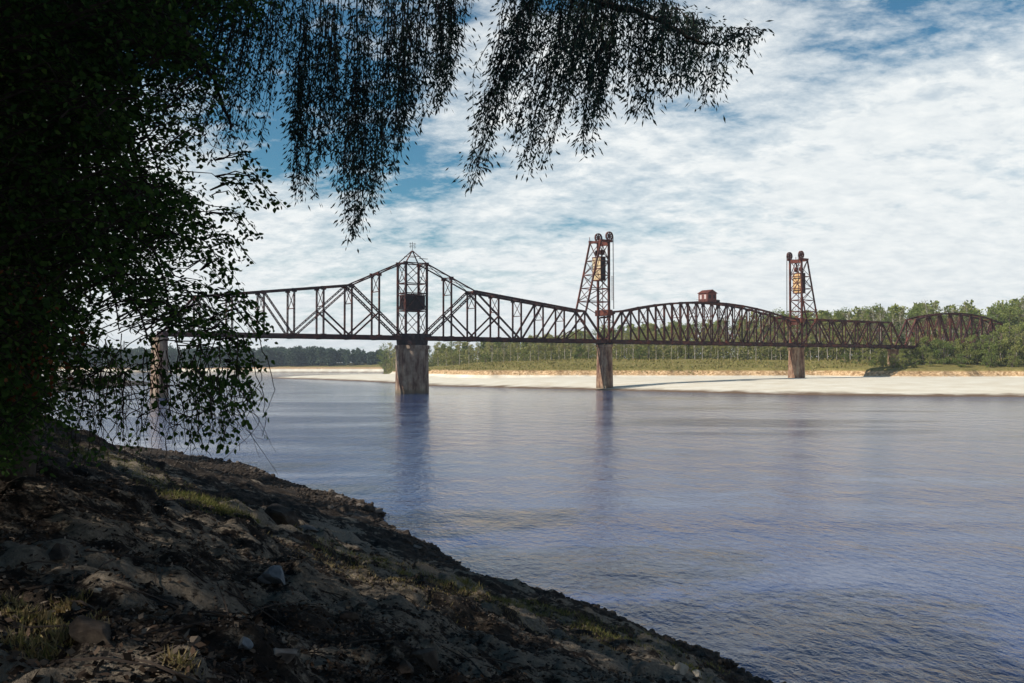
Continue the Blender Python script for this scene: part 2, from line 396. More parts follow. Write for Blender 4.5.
# ------------------------------------------------------------------ bridge
D = Vector((.8201, .5722, 0)); RZ = math.atan2(D.y, D.x); PIV = Vector((-28.5, 284, 0))
HW = 2.25
def along(u, z=0): return (PIV.x + D.x * u, PIV.y + D.y * u, z)
ZB = 15.55
def truss(root, nodes_u, tops, verts, diags, chords, mids=(), heavy=.62, mat=None):
    """two side trusses; tops {i: z}; diags [(i,'b'/'t'/'m', j, ...)]; local coords"""
    mat = mat or M['steel']; zb = ZB - root.location.z
    def nd(k):
        i, w = k
        z = zb if w == 'b' else (tops[i] - root.location.z if w == 't' else w - root.location.z)
        return (nodes_u[i], z)
    n = len(nodes_u)
    for s in (-1, 1):
        y = s * HW
        m = MB(); m.beam((nodes_u[0] - .3, y, zb), (nodes_u[-1] + .3, y, zb), .5, .95)
        for a, b in chords:
            (u0, z0), (u1, z1) = nd(a), nd(b); m.beam((u0, y, z0), (u1, y, z1), .55, .62 if (a[1] == 't' and b[1] == 't') else .6)
        for i in range(n):                             # gusset plates
            m.box((nodes_u[i], y - s * .02, zb + .2), (1.5, .60, 1.3))
            if i in tops: m.box((nodes_u[i], y - s * .02, tops[i] - root.location.z - .2), (1.2, .62, 1.0))
        side = m.build('side_truss', mat, root)
        for i in verts:
            v = MB().laced((nodes_u[i], y, zb), (nodes_u[i], y, tops[i] - root.location.z), .46, .34, 1.1); v.build('vertical_post', mat, side)
        for a, b, w in diags:
            (u0, z0), (u1, z1) = nd(a), nd(b)
            v = MB()
            if w > .4: v.laced((u0, y, z0), (u1, y, z1), w, .36, 1.0)
            else: v.beam((u0, y, z0), (u1, y, z1), w, w)
            v.build('diagonal_brace', mat, side)
    dk = MB(); L = nodes_u[-1] - nodes_u[0]; uc = (nodes_u[-1] + nodes_u[0]) / 2
    for y in (-.9, .9): dk.box((uc, y, zb - .1), (L, .35, .95))
    for u in nodes_u: dk.box((u, 0, zb - .25), (.5, HW * 2 - .6, .8))
    deck = dk.build('deck_girders', M['steel_dark'], root)
    t = MB(); k = int(L / .62)
    for i in range(k): t.box((nodes_u[0] + (i + .5) * L / k, 0, zb + .52), (.26, 3.6, .24))
    t.build('sleepers', M['steel_dark'], deck)
    r = MB()
    for y in (-.72, .72): r.box((uc, y, zb + .72), (L, .07, .15))
    r.build('rail', M['rust'], deck)
    sw = MB()
    for i in sorted(tops):
        if i in verts or i in mids:
            z = tops[i] - root.location.z
            sw.beam((nodes_u[i], -HW + .3, z), (nodes_u[i], HW - .3, z), .3, .3)
            lo = max(zb + 6.3, z - 5)
            sw.beam((nodes_u[i], -HW + .2, lo), (nodes_u[i], HW - .2, lo), .22)
            sw.beam((nodes_u[i], -HW + .2, lo), (nodes_u[i], HW - .2, z - .2), .14); sw.beam((nodes_u[i] + .16, HW - .2, lo), (nodes_u[i] + .16, -HW + .2, z - .2), .14)
    ks = sorted(tops)
    for a, b in zip(ks, ks[1:]):
        if b == a + 1:
            za, zb_ = tops[a] - root.location.z, tops[b] - root.location.z
            sw.beam((nodes_u[a], -HW + .2, za), (nodes_u[b], HW - .2, zb_), .14); sw.beam((nodes_u[a], HW - .2, za + .16), (nodes_u[b], -HW + .2, zb_ + .16), .14)
    sw.build('sway_bracing', mat, root)

# swing span: both arms and the pivot tower move as one
sroot = empty('swing_span', along(0, 15), RZ, 'long rusty swing span with peaked cable tower and sloping arms on the round pier', 'bridge span', 'spans of the railroad bridge')
q = 8.3; us = [-(3.4 + q * j) for j in range(8, -1, -1)] + [3.4 + q * j for j in range(0, 9)]
def ix(arm, j): return 8 - j if arm < 0 else 9 + j
tops = {}
for arm in (-1, 1):
    for j in range(2, 8): tops[ix(arm, j)] = 29.8 - (j - 2) * .94
    tops[ix(arm, 1)] = 33.4; tops[ix(arm, 0)] = 37.0
dg = []; ch = []
for arm in (-1, 1):
    I = lambda j: ix(arm, j)
    zc3 = ZB + (29.8 - ZB) * .5
    dg += [((I(7), 't'), (I(6), 'b'), .42), ((I(6), 't'), (I(5), 'b'), .42), ((I(5), 't'), (I(4), 'b'), .5), ((I(4), 'b'), (I(2), 't'), .5),
           ((I(3), zc3), (I(2), 'b'), .4), ((I(1), zc3), (I(2), 'b'), .4), ((I(6), 'b'), (I(7), ZB + 4.8), .25), ((I(2), 't'), (I(0), 'b'), .75)]
    ch += [((I(8), 'b'), (I(7), 't'))] + [((I(j), 't'), (I(j - 1), 't')) for j in range(7, 2, -1)]
truss(sroot, us, tops, [ix(a, j) for a in (-1, 1) for j in range(1, 8)], dg, ch, heavy=.7)
for arm in (-1, 1):                                   # the thin eye bars up to the tower
    for s in (-1, 1):
        e = MB().beam((us[ix(arm, 2)], s * HW, 29.8 - 15), (us[ix(arm, 0)], s * HW, 37 - 15), .30, .34)
        e.build('eye_bar', M['steel'], sroot)
tw = empty('pivot_tower'); tw.parent = sroot
bpy.data.objects.remove(tw)
tm = MB(); cs = [(x, y) for x in (-3.4, 3.4) for y in (-HW - .15, HW + .15)]
tow = None
m = MB()
for z in (37, 31.2, 28.4, 23.4):
    zz = z - 15
    for y in (-HW - .15, HW + .15): m.beam((-3.4, y, zz), (3.4, y, zz), .28)
    for x in (-3.4, 3.4): m.beam((x, -HW, zz), (x, HW, zz), .28)
for x, y in cs: m.beam((x * .985, y * .97, 3), (x * .985, y * .97, 22), .16)
tow = m.build('pivot_tower', M['steel'], sroot)
for x, y in cs: MB().laced((x, y, .4), (x, y, 22), .55, .5, 1.0).build('tower_leg', M['steel'], tow)
lv = [17.0, 23.4, 31.2, 37.0]
m = MB()
for a, b in zip(lv, lv[1:]):
    for y in (-HW - .15, HW + .15):
        m.beam((-3.4, y, a - 15), (3.4, y, b - 15), .16); m.beam((3.4, y + .1, a - 15), (-3.4, y + .1, b - 15), .16)
    for x in (-3.4, 3.4):
        m.beam((x, -HW, a - 15), (x, HW, b - 15), .15); m.beam((x + .1, HW, a - 15), (x + .1, -HW, b - 15), .15)
m.build('cross_bracing', M['steel'], tow)
m = MB()
for x, y in cs: m.beam((x, y, 22), (x * .04, y * .04, 25.6), .26)
m.beam((-1.9, -1.3, 24), (1.9, -1.3, 24), .16); m.beam((-1.9, 1.3, 24), (1.9, 1.3, 24), .16); m.box((2.2, -HW - .2, 23.3), (2.8, .5, .12))
pk = m.build('tower_peak', M['steel'], tow)
m = MB(); m.beam((0, 0, 25.4), (0, 0, 28.2), .10)
for z in (26.8, 27.7): m.beam((-1.0, 0, z), (1.2, 0, z), .09)
m.beam((-.7, 0, 26.3), (-.7, 0, 28.0), .08); m.beam((.8, 0, 26.3), (.8, 0, 28.0), .08); m.beam((0, -1, 27.2), (0, 1, 27.2), .08)
m.build('mast', M['steel_dark'], pk)
m = MB(); m.box((0, 0, 10.7), (6.1, 4.0, 3.9)); 
cab = m.build('control_cabin', M['steel_dark'], tow)
MB().box((0, 0, 12.8), (6.7, 4.7, .25)).build('roof', M['steel'], cab)
for x, y, w, d_ in ((-1.6, -2.02, 1.0, .06), (1.5, -2.02, 1.0, .06)): MB().box((x, y, 11.2), (w, d_, 1.3)).build('window', M['dark'], cab)
MB().box((0, -2.5, 8.8), (6.6, 1.0, .15)).build('walkway', M['steel'], cab)
m = MB()
c12 = [(4.5 * math.cos(t), 4.5 * math.sin(t)) for t in np.linspace(0, 2 * math.pi, 25)[:-1]]
m.prism([(x * .98, y * .98) for x, y in c12], -1.3, c12, .1); m.prism([(x * .8, y * .8) for x, y in c12], .1, [(x * .8, y * .8) for x, y in c12], 1.9)
m.box((0, 0, 1.4), (9.3, 5.6, .9))
m.build('turntable_drum', M['steel_dark'], sroot)

# lift span
lroot = empty('lift_span', along(119.2, 15), RZ, 'bow-topped lift span with a small red cabin on top, between the two lift towers', 'bridge span', 'spans of the railroad bridge')
lu = [-45.8 + 7.633 * i for i in range(13)]
lt = {i: 30.0 - 4.0 * ((i - 6) / 5) ** 2 for i in range(1, 12)}; lt[0] = lt[12] = 25.3
ld = [((i, 't'), (i + 1, 'b'), .42) for i in range(1, 6)] + [((12 - i, 't'), (11 - i, 'b'), .42) for i in range(1, 6)]
for i in range(1, 6):                                  # sub panel struts
    zc = (lt[i] + ZB) / 2
ld += [((i, 'b'), (i + 1, 't'), .22) for i in (4, 5)] + [((12 - i, 'b'), (11 - i, 't'), .22) for i in (4, 5)]
truss(lroot, lu, lt, list(range(0, 13)), ld, [((0, 'b'), (1, 't'))] + [((i, 't'), (i + 1, 't')) for i in range(0, 12)] + [((11, 't'), (12, 'b'))])
for i in range(1, 12):                                 # posts halfway along the panels, as the dense webbing shows
    if i in (11,): continue
    for s in (-1, 1):
        zt = (lt[i] + lt[i + 1]) / 2 - 15; um = (lu[i] + lu[i + 1]) / 2
        MB().beam((um, s * HW, ZB - 15), (um, s * HW, zt), .24, .26).build('sub_post', M['steel'], lroot)
# machine cabin riding on the lift span
m = MB(); m.box((0, 0, 16.75), (4.5, 4.4, 3.1)); cb = m.build('machinery_cabin', M['house'], lroot)
m = MB(); m.add([(-2.6, -2.6, 18.3), (2.6, -2.6, 18.3), (2.6, 2.6, 18.3), (-2.6, 2.6, 18.3), (0, -2.6, 19.6), (0, 2.6, 19.6)], [(3, 2, 1, 0), (0, 1, 4), (2, 3, 5), (1, 2, 5, 4), (3, 0, 4, 5)]); m.build('roof', M['rust'], cb)
for y in (-1.1, 1.0): MB().box((-2.27, y, 17.0), (.06, .85, 1.6)).build('window', M['glass'], cb)
for x in (-1.0, 1.1): MB().box((x, -2.22, 17.1), (.8, .06, 1.3)).build('window', M['dark'], cb)
m = MB(); m.box((0, 0, 15.1), (5.6, 5.6, .2))
for x in (-2.7, 2.7):
    for z in (15.7, 16.2): m.beam((x, -2.8, z), (x, 2.8, z), .06)
m.box((3.6, -1.2, 15.6), (1.6, 1.2, 1.0)); m.build('platform', M['steel_dark'], cb)

# fixed spans
f1 = empty('truss_span', along(200, 15), RZ, 'flat-topped rusty truss span right of the far lift tower', 'bridge span', 'spans of the railroad bridge')
fu = [-32 + 8 * i for i in range(9)]; ft = {i: 25.5 for i in range(1, 8)}
fd = [((i, 't'), (i + 1, 'b'), .42) for i in range(1, 4)] + [((8 - i, 't'), (7 - i, 'b'), .42) for i in range(1, 4)] + [((i, 'b'), (i + 1, 't'), .25) for i in (2, 3)] + [((8 - i, 'b'), (7 - i, 't'), .25) for i in (2, 3)]
truss(f1, fu, ft, list(range(1, 8)), fd, [((0, 'b'), (1, 't'))] + [((i, 't'), (i + 1, 't')) for i in range(1, 7)] + [((7, 't'), (8, 'b'))])
f2 = empty('truss_span', along(275, 15), RZ, 'arched reddish truss span half hidden in the bushes at the right end of the bridge', 'bridge span', 'spans of the railroad bridge')
gu = [-42 + 8.4 * i for i in range(11)]; gt = {i: 30.8 - 3.6 * ((i - 5) / 4) ** 2 for i in range(1, 10)}
gd = [((i, 't'), (i + 1, 'b'), .5) for i in range(1, 5)] + [((10 - i, 't'), (9 - i, 'b'), .5) for i in range(1, 5)] + [((i, 'b'), (i + 1, 't'), .3) for i in (1, 2, 3, 4)] + [((10 - i, 'b'), (9 - i, 't'), .3) for i in (1, 2, 3, 4)]
truss(f2, gu, gt, list(range(1, 10)), gd, [((0, 'b'), (1, 't'))] + [((i, 't'), (i + 1, 't')) for i in range(1, 9)] + [((9, 't'), (10, 'b'))], mat=M['span_rust'])

# lift towers
def sheave(parent, x, y, z, r=1.5):
    m = MB(); n = 28
    for k in range(n):                                 # rim
        a, b = 2 * math.pi * k / n, 2 * math.pi * (k + 1) / n
        c = [(x + rr * math.cos(t), y + yy, z + rr * math.sin(t)) for t in (a, b) for rr in (r * .80, r) for yy in (-.28, .28)]
        m.add(c, [(0, 1, 3, 2), (4, 6, 7, 5), (0, 4, 5, 1), (2, 3, 7, 6), (0, 2, 6, 4), (1, 5, 7, 3)])
    w = m.build('sheave', M['tower_steel'], parent)
    m = MB()
    for k in range(8):
        t = math.pi * 2 * k / 8; m.beam((x, y, z), (x + r * .85 * math.cos(t), y, z + r * .85 * math.sin(t)), .3)
    m.tube([(x, y - .4, z), (x, y + .4, z)], .38, 12); m.build('spokes', M['rust'], w)
def lift_tower(u0, sgn, label, cwmat, cwlabel):
    """sgn: direction (+1/-1) from the tower towards the lift span"""
    root = empty('lift_tower', along(u0, 15), RZ, label, 'lift tower', 'lift towers of the bridge')
    hw = HW + .5; top = 33.0; bx = sgn * -1
    m = MB()
    levels = [1.6, 9.5, 13.5, 17.8, 22.2, 26.8, top]
    def rk(z):                                         # raking leg position
        t = (z - 10.4) / (top - 10.4); return bx * (9.4 + (3.4 - 9.4) * t)
    for z in levels:
        m.beam((0, -hw, z), (0, hw, z), .32)
        if z > 12:
            for y in (-hw, hw): m.beam((0, y, z), (rk(z), y, z), .24)
            m.beam((rk(z), -hw, z), (rk(z), hw, z), .22)
    for y in (-hw, hw): m.beam((0, y * .98, 1), (0, y * .98, top), .2)
    frame = m.build('tower_frame', M['tower_steel'], root)
    for y in (-hw, hw):
        MB().laced((0, y, .3), (0, y, top), .62, .6, 1.0).build('tower_leg', M['tower_steel'], frame)
        MB().laced((rk(10.4), y * .93, 10.4), (rk(top), y, top), .5, .42, 1.0).build('raking_leg', M['tower_steel'], frame)
    m = MB()
    for k, (a, b) in enumerate(zip(levels, levels[1:])):
        m.beam((.0, -hw, a), (.0, hw, b), .2); m.beam((.12, hw, a), (.12, -hw, b), .2)
        if a > 8:
            for y in (-hw, hw):
                if k % 2: m.beam((0, y, a), (rk(b), y, b), .22)
                else: m.beam((rk(max(a, 10.4)), y, max(a, 10.4)), (0, y, b), .22)
            if a > 12: m.beam((rk(a), -hw, a), (rk(b), hw, b), .16); m.beam((rk(a), hw, a), (rk(b), -hw, b), .16)
    m.build('cross_bracing', M['tower_steel'], frame)
    m = MB(); m.box((sgn * .1, 0, 10.0), (2.0, 2 * hw + 1.0, 1.9)); m.box((sgn * .9, 0, 8.6), (.6, 2 * hw - .6, .6)); m.build('portal_beam', M['rust'], frame)
    m = MB()
    for y in (-hw, hw): m.box((bx * 1.2, y, top + .3), (5.0, .7, .7))
    m.box((0, 0, top - .4), (.9, 2 * hw, 1.3)); m.box((bx * 3.2, 0, top + .0), (.5, 2 * hw, .7))
    m.beam((bx * 3.5, hw, top), (bx * 3.5, hw, top + 1.8), .15)
    hd = m.build('head_frame', M['rust'], root)
    for y in (-hw, hw): sheave(hd, sgn * .2, y, top + 1.9)
    for y in (-1.2, 1.2): sheave(hd, bx * 1.6, y, 29.6, .95)
    for y in (-hw, hw):
        m = MB()
        for dy in (-.14, .14): m.tube([(sgn * 1.8, y + dy, top + 1.9), (sgn * 2.0, y + dy, 11.2)], .07, 5)
        m.build('lift_cable', M['cable'], root)
    m = MB()
    for y in (-hw - .9, -hw - .3): m.beam((sgn * 1.0, y, 14), (sgn * 1.0, y, 22), .1)
    for k in range(14): m.beam((sgn * 1.0, -hw - .9, 14.3 + k * .56), (sgn * 1.0, -hw - .3, 14.3 + k * .56), .07)
    m.build('ladder', M['tower_steel'], frame)
    cx = bx * 1.9
    p = along(u0 + cx, 0)
    cw = empty('counterweight', (p[0], p[1], 35.4), RZ, cwlabel, 'counterweight', 'counterweights hanging in the lift towers')
    MB().box((0, 0, 3.9), (2.1, 4.0, 7.8)).build('weight_block', cwmat, cw)
    m = MB()
    for z in (.15, 3.9, 7.65): m.box((0, 0, z), (2.3, 4.2, .3))
    for y in (-2.05, 2.05):
        for x in (-.9, .9): m.box((x, y, 3.9), (.25, .2, 7.8))
    for x in (-1.08, 1.08): m.beam((x, -1.9, .3), (x, 1.9, 7.5), .16); m.beam((x, 1.9, .3), (x, -1.9, 7.5), .16)
    m.build('steel_strap', M['rust'], cw)
    m = MB()
    for y in (-1.2, 1.2): m.tube([(0, y, 7.8), (0, y, 9.9)], .09, 5)
    m.build('hanger_rope', M['cable'], cw)
    MB().box((0, -2.2, 3.9), (1.8, .08, 7.2)).build('dark_end_plate', M['steel_dark'], cw)  # dark plate laid over the block's near end only
    return root
M['cw2'] = simple('orange_counterweight_paint', (.48, .27, .09), (.70, .52, .30), .6, .85)
lift_tower(71.2, 1, 'tall rusty lift tower nearer the camera, leaning leg on its left side', M['cw'], 'cream block hanging in the nearer lift tower, left of centre')
lift_tower(167, -1, 'farther lift tower on the sandbar pier, leaning leg on its right side', M['cw2'], 'orange yellow block hanging in the farther lift tower on the sandbar')

# piers
def stadium(L, w, n=7):
    r = w / 2; pts = []
    for s, a0 in ((1, 0), (-1, math.pi)):
        for k in range(n):
            t = a0 + math.pi * k / (n - 1); pts.append((r * math.cos(t), s * (L / 2 - r) + r * math.sin(t)))
    return pts
def pier(u, L, w, z0, label, batter=.06, mt=None):
    mt = mt or M['pier_warm']
    root = empty('bridge_pier', along(u, z0), RZ, label, 'bridge pier', 'concrete piers of the bridge')
    H = 14.9 - z0
    m = MB(); m.prism(stadium(L * (1 + batter) + .5, w * (1 + batter * 2) + .4), 0, stadium(L, w), H - 1.0); m.build('pier_shaft', mt, root)
    m = MB(); m.prism(stadium(L + .7, w + .7), H - 1.0, stadium(L + .7, w + .7), H - .25); m.build('pier_cap', mt, root)
    for y in (-HW, HW):
        for x in (-.8, .8): MB().box((x, y, H), (1.0, .9, .5)).build('bearing', M['steel_dark'], root)
pr = empty('bridge_pier', along(0, -3), RZ, 'thick round concrete pier under the peaked tower, standing in the river', 'bridge pier', 'concrete piers of the bridge')
cir = lambda r, n=48: [(r * math.cos(t), r * math.sin(t)) for t in np.linspace(0, 2 * math.pi, n + 1)[:-1]]
m = MB(); m.prism(cir(4.85), 0, cir(4.62), 15.6); o = m.build('pier_shaft', M['pier'], pr)
m = MB(); m.prism(cir(4.95), 15.6, cir(4.95), 16.6); m.build('pier_cap', M['pier'], pr)
pier(71.6, 6.0, 3.1, -3, 'slender tapered pier under the nearer lift tower at the sandbar edge')
pier(167, 6.4, 3.3, 1.5, 'brown streaked pier standing on the pale sand under the farther lift tower')
pier(228.5, 4.6, 2.2, 3.5, 'small pale pier among bushes where the flat and arched spans meet')
pier(-70.5, 6.0, 3.1, -3, 'river pier at the left end, seen dimly behind hanging leaves', mt=M['pier'])
pier(318, 4.8, 2.3, 3.5, 'end pier of the arched span hidden among the trees')

# ------------------------------------------------------------------ foliage meshes
def leaf_quads(C, Dr, L, W, fold=.0, rng=RNG, hexa=False):
    """C base points (n,3), Dr directions (n,3), arrays L, W -> verts, faces"""
    n = len(C); Dr = Dr / np.linalg.norm(Dr, axis=1, keepdims=True)
    q_ = rng.normal(size=(n, 3)); sd = np.cross(Dr, q_); sd /= np.linalg.norm(sd, axis=1, keepdims=True) + 1e-9
    L = np.broadcast_to(L, (n,))[:, None]; W = np.broadcast_to(W, (n,))[:, None]
    if hexa:
        V = np.stack([C, C + Dr * L * .3 - sd * W * .48, C + Dr * L * .68 - sd * W * .34, C + Dr * L, C + Dr * L * .68 + sd * W * .34, C + Dr * L * .3 + sd * W * .48], 1).reshape(-1, 3)
        return V, np.arange(n * 6).reshape(n, 6)
    V = np.stack([C, C + Dr * L * .45 - sd * W * .5, C + Dr * L, C + Dr * L * .45 + sd * W * .5], 1).reshape(-1, 3)
    return V, np.arange(n * 4).reshape(n, 4)
def rand_dirs(n, rng=RNG):
    v = rng.normal(size=(n, 3)); return v / np.linalg.norm(v, axis=1, keepdims=True)

# --- far trees: prototypes 10 units high
def far_tree(kind, seed, nleaf, leafL, mat, barkmat, name):
    rng = np.random.default_rng(seed); rd = random.Random(seed)
    root = empty(name)
    H = 10.0; m = MB(); cl = []
    lean = rd.uniform(-.3, .3)
    def tp(z): return Vector((lean * (z / H) ** 2 + .08 * math.sin(z * 1.3 + seed), .2 * lean * z / H, z))
    stems = 1 if kind != 'shrub' else 4
    if kind == 'shrub':
        for k in range(5):
            a = rd.uniform(0, 6.28); m.tube([(0, 0, -.6), (math.cos(a) * 1.2, math.sin(a) * 1.2, 3.5), (math.cos(a) * 2.0, math.sin(a) * 2.0, 7)], [.14, .09, .03], 5)
        for k in range(34):
            a = rd.uniform(0, 6.28); r = 3.3 * math.sqrt(rd.random()); z = rd.uniform(.6, 9.6) * (1 - (r / 4.2) ** 2 * .75)
            cl.append((r * math.cos(a), r * math.sin(a), z, rd.uniform(.8, 1.4)))
    else:
        r0 = {'stem': .10, 'broad': .17, 'pine': .15, 'bare': .13}[kind]
        m.tube([tp(z) for z in (-.8, 1.5, 3.5, 5.5, 7.5, 9.3)], [r0 * 1.2, r0, r0 * .8, r0 * .6, r0 * .4, .02], 6)
        base = {'stem': 3.6, 'broad': 1.8, 'pine': 4.0, 'bare': 3.0}[kind]
        nb = {'stem': 16, 'broad': 30, 'pine': 22, 'bare': 24}[kind]
        for k in range(nb):
            z = base + (9.3 - base) * (k + rd.random()) / nb; t = (z - base) / (9.8 - base)
            rad = {'stem': .95 * math.sin(math.pi * min(1, .25 + t * .75)) + .3, 'broad': 2.5 * math.sin(math.pi * (.18 + t * .76)) + .3,
                   'pine': 1.9 * (1 - t) ** .6 + .3, 'bare': 1.7 * math.sin(math.pi * (.15 + t * .8)) + .2}[kind]
            a = rd.uniform(0, 6.28); rr = rad * rd.uniform(.55, 1.05)
            e = tp(z) + Vector((math.cos(a) * rr, math.sin(a) * rr, rd.uniform(.1, .9) if kind != 'pine' else rd.uniform(-.1, .25)))
            m.tube([tp(z - .3), tp(z - .3).lerp(e, .6) + Vector((0, 0, .1)), e], [.06, .035, .012], 4)
            cl.append((*e, {'stem': .62, 'broad': .95, 'pine': .62, 'bare': .6}[kind] * rd.uniform(.7, 1.25)))
            if kind in ('broad', 'bare', 'pine') and rr > .8:
                e2 = tp(z).lerp(e, .55); cl.append((*e2, .7 * rd.uniform(.7, 1.1)))
    tr = m.build('trunk', barkmat, root)
    w = np.array([c[3] ** 2 for c in cl]); w = w / w.sum()
    idx = rng.choice(len(cl), size=nleaf, p=w); cc = np.array(cl)[idx]
    off = rand_dirs(nleaf, rng) * (rng.random((nleaf, 1)) ** .45); off[:, 2] *= .62
    C = cc[:, :3] + off * cc[:, 3:4]
    V, Fq = leaf_quads(C, rand_dirs(nleaf, rng), leafL * .92 * rng.uniform(.6, 1.3, nleaf), leafL * .75 * rng.uniform(.6, 1.2, nleaf), rng=rng)
    link('crown', fast_mesh('crown', V, Fq), mat, root)
    return root
M['f_stem'] = leafmat('far_young_leaves', [(.20, .21, .06), (.30, .29, .10), (.40, .35, .16)], .3, objrand=True)
M['f_broad'] = leafmat('far_broad_leaves', [(.10, .14, .035), (.17, .21, .055), (.27, .27, .08)], .3, objrand=True)
M['f_pine'] = leafmat('far_pine_needles', [(.06, .10, .035), (.11, .15, .05), (.16, .19, .065)], .2, objrand=True)
M['f_bare'] = leafmat('far_sparse_leaves', [(.18, .14, .08), (.22, .20, .10), (.27, .21, .14)], .3, objrand=True)
M['f_shrub'] = leafmat('far_shrub_leaves', [(.08, .13, .03), (.17, .20, .05), (.30, .28, .10)], .3, objrand=True)
M['f_pale'] = simple('pale_bark', (.22, .19, .15), (.42, .38, .32), 1, .9)
M['f_bark'] = simple('brown_bark', (.06, .045, .035), (.15, .12, .095), 1, .9)
protos = {
 'stem': [far_tree('stem', 1 + i, 950, .30, M['f_stem'], M['f_pale'], 'young_tree') for i in range(3)],
 'broad': [far_tree('broad', 11 + i, 1700, .30, M['f_broad'], M['f_bark'], 'broadleaf_tree') for i in range(3)],
 'pine': [far_tree('pine', 21 + i, 1500, .24, M['f_pine'], M['f_bark'], 'pine_tree') for i in range(2)],
 'bare': [far_tree('bare', 31 + i, 800, .22, M['f_bare'], M['f_pale'], 'bare_tree') for i in range(2)],
 'shrub': [far_tree('shrub', 41 + i, 2000, .42, M['f_shrub'], M['f_bark'], 'bush') for i in range(3)]}
LAB = {'stem': ('pale-stemmed young tree', 'tree'), 'broad': ('green broadleaf tree', 'tree'), 'pine': ('dark green pine tree', 'tree'), 'bare': ('thin greyish tree', 'tree'), 'shrub': ('rounded green bush', 'bush')}
SEC = [(430, "beside the round pier"), (515, "behind the swing span"), (595, "left of the nearer lift tower"), (650, "right of the nearer lift tower"), (700, "behind the lift span's left half"),
       (780, "behind the lift span's right half"), (830, 'around the farther lift tower'), (900, 'behind the flat-topped truss span'), (960, "around the arched span"), (1400, "right of the arched span")]
used = set()
def place(kind, px, Y, Htop, wide=1.0, rank=''):
    X = (px - 512) / F * Y; g = float(far_h(np.array([X]), np.array([float(Y)]))[0])
    i = random.randrange(len(protos[kind])); p = protos[kind][i]
    if (kind, i) in used: o = copy_tree(p)
    else: o = p; used.add((kind, i))
    H = max(2.5, Htop - g); s = H / 10
    o.location = (X, Y, g - .05); o.rotation_euler = (0, 0, random.uniform(0, 6.28))
    o.scale = (s * wide * random.uniform(.85, 1.15), s * wide * random.uniform(.85, 1.15), s)
    sec = next(t for x_, t in SEC if px < x_)
    a, c = LAB[kind]; lab = f'{a} {sec}, {rank}'.strip(', ')
    tag(o, lab, c, lab)
    return o
ytop_pts = [(380, 345), (400, 342), (440, 341), (500, 339), (545, 335), (560, 332), (600, 327), (680, 322), (740, 316), (765, 311), (800, 311), (850, 310), (885, 304), (905, 307), (940, 300), (958, 309), (970, 302), (985, 316), (995, 302), (1024, 295), (1100, 292), (1400, 290)]
def ytop(px):
    return float(np.interp(px, [a for a, b in ytop_pts], [b for a, b in ytop_pts]))
def ydep(px): return float(np.interp(px, [385, 440, 520, 600, 800, 1024, 1400], [700, 610, 545, 515, 492, 470, 450]))
def zof(px, py, Y): return at(px, py, Y).z
n_t = 0
px = 384.0
while px < 1160:                                       # back rank: the tallest
    Y = ydep(px) + random.uniform(12, 45); g = random.random()
    k = ('pine' if g < .32 else 'broad' if g < .75 else 'bare') if px > 720 else ('broad' if g < .4 else 'stem' if g < .8 else 'pine')
    zt = zof(px, ytop(px) + abs(random.gauss(0, 3.5)) - 1, Y)
    place(k, px, Y, zt, .85 if k != 'stem' else 1.1, 'back rank'); n_t += 1
    px += random.uniform(5, 9.5)
px = 386.0
while px < 1160:                                       # middle rank
    Y = ydep(px) + random.uniform(-12, 10); g = random.random()
    k = ('stem' if g < .5 else 'broad' if g < .7 else 'bare') if px < 860 else ('broad' if g < .4 else 'bare' if g < .8 else 'pine')
    zt = zof(px, ytop(px) + random.uniform(4, 13), Y)
    place(k, px, Y, zt, 1.0, 'middle rank'); n_t += 1
    px += random.uniform(5, 8.5)
px = 388.0
while px < 1160:                                       # front rank of saplings
    Y = ydep(px) - random.uniform(14, 26); g = random.random()
    k = 'stem' if g < .65 else 'bare' if g < .75 else 'shrub'
    hgt = random.uniform(4.5, 9) if k == 'shrub' else random.uniform(9, 15)
    gz = float(far_h(np.array([(px - 512) / F * Y]), np.array([Y]))[0])
    place(k, px, Y, gz + hgt, 1.25 if k == 'stem' else 1.0, 'front rank'); n_t += 1
    px += random.uniform(5.5, 9.5)
for px_, Y, h_, w_ in [(px_, Y if px_ < 890 else Y - 16, h_, w_) for px_, Y, h_, w_ in [(858, 446, 7, 1.2), (868, 440, 6.5, 1.4), (878, 438, 7.5, 1.3), (888, 452, 7, 1.2), (906, 436, 9, 1.0), (915, 440, 12, 1.0), (924, 434, 13, 1.0), (934, 438, 12, 1.1), (944, 432, 14, 1.0), (955, 436, 13, 1.1),
                       (966, 432, 14, 1.1), (977, 436, 15, 1.0), (988, 430, 16, 1.0), (1000, 434, 19, .9), (1013, 430, 21, .9), (1026, 432, 22, .9), (1040, 430, 22, 1.0), (1060, 432, 20, 1.0), (930, 425, 7, 1.1), (960, 424, 7, 1.2), (990, 424, 8, 1.2), (1012, 424, 8, 1.2), (845, 452, 6, 1.2), (910, 428, 5, 1.3), (898, 424, 3, 1.2), (890, 452, 6, 1.2), (872, 428, 3.4, 1.6), (882, 426, 3.8, 1.5)]] + [(883, 408, 8, .9), (893, 404, 7.2, 1.1), (901, 402, 7.0, 1.1), (904, 402, 4.6, 1.1), (874, 414, 4.0, 1.3), (914, 404, 5, 1.1)]:
    gz = float(far_h(np.array([(px_ - 512) / F * Y]), np.array([float(Y)]))[0])
    place('shrub', px_, Y, gz + h_, w_ * .8, 'by the sandy bank'); n_t += 1
for ks in protos:
    for i, p in enumerate(protos[ks]):
        if (ks, i) not in used:
            for c_ in list(p.children): bpy.data.objects.remove(c_)
            bpy.data.objects.remove(p)
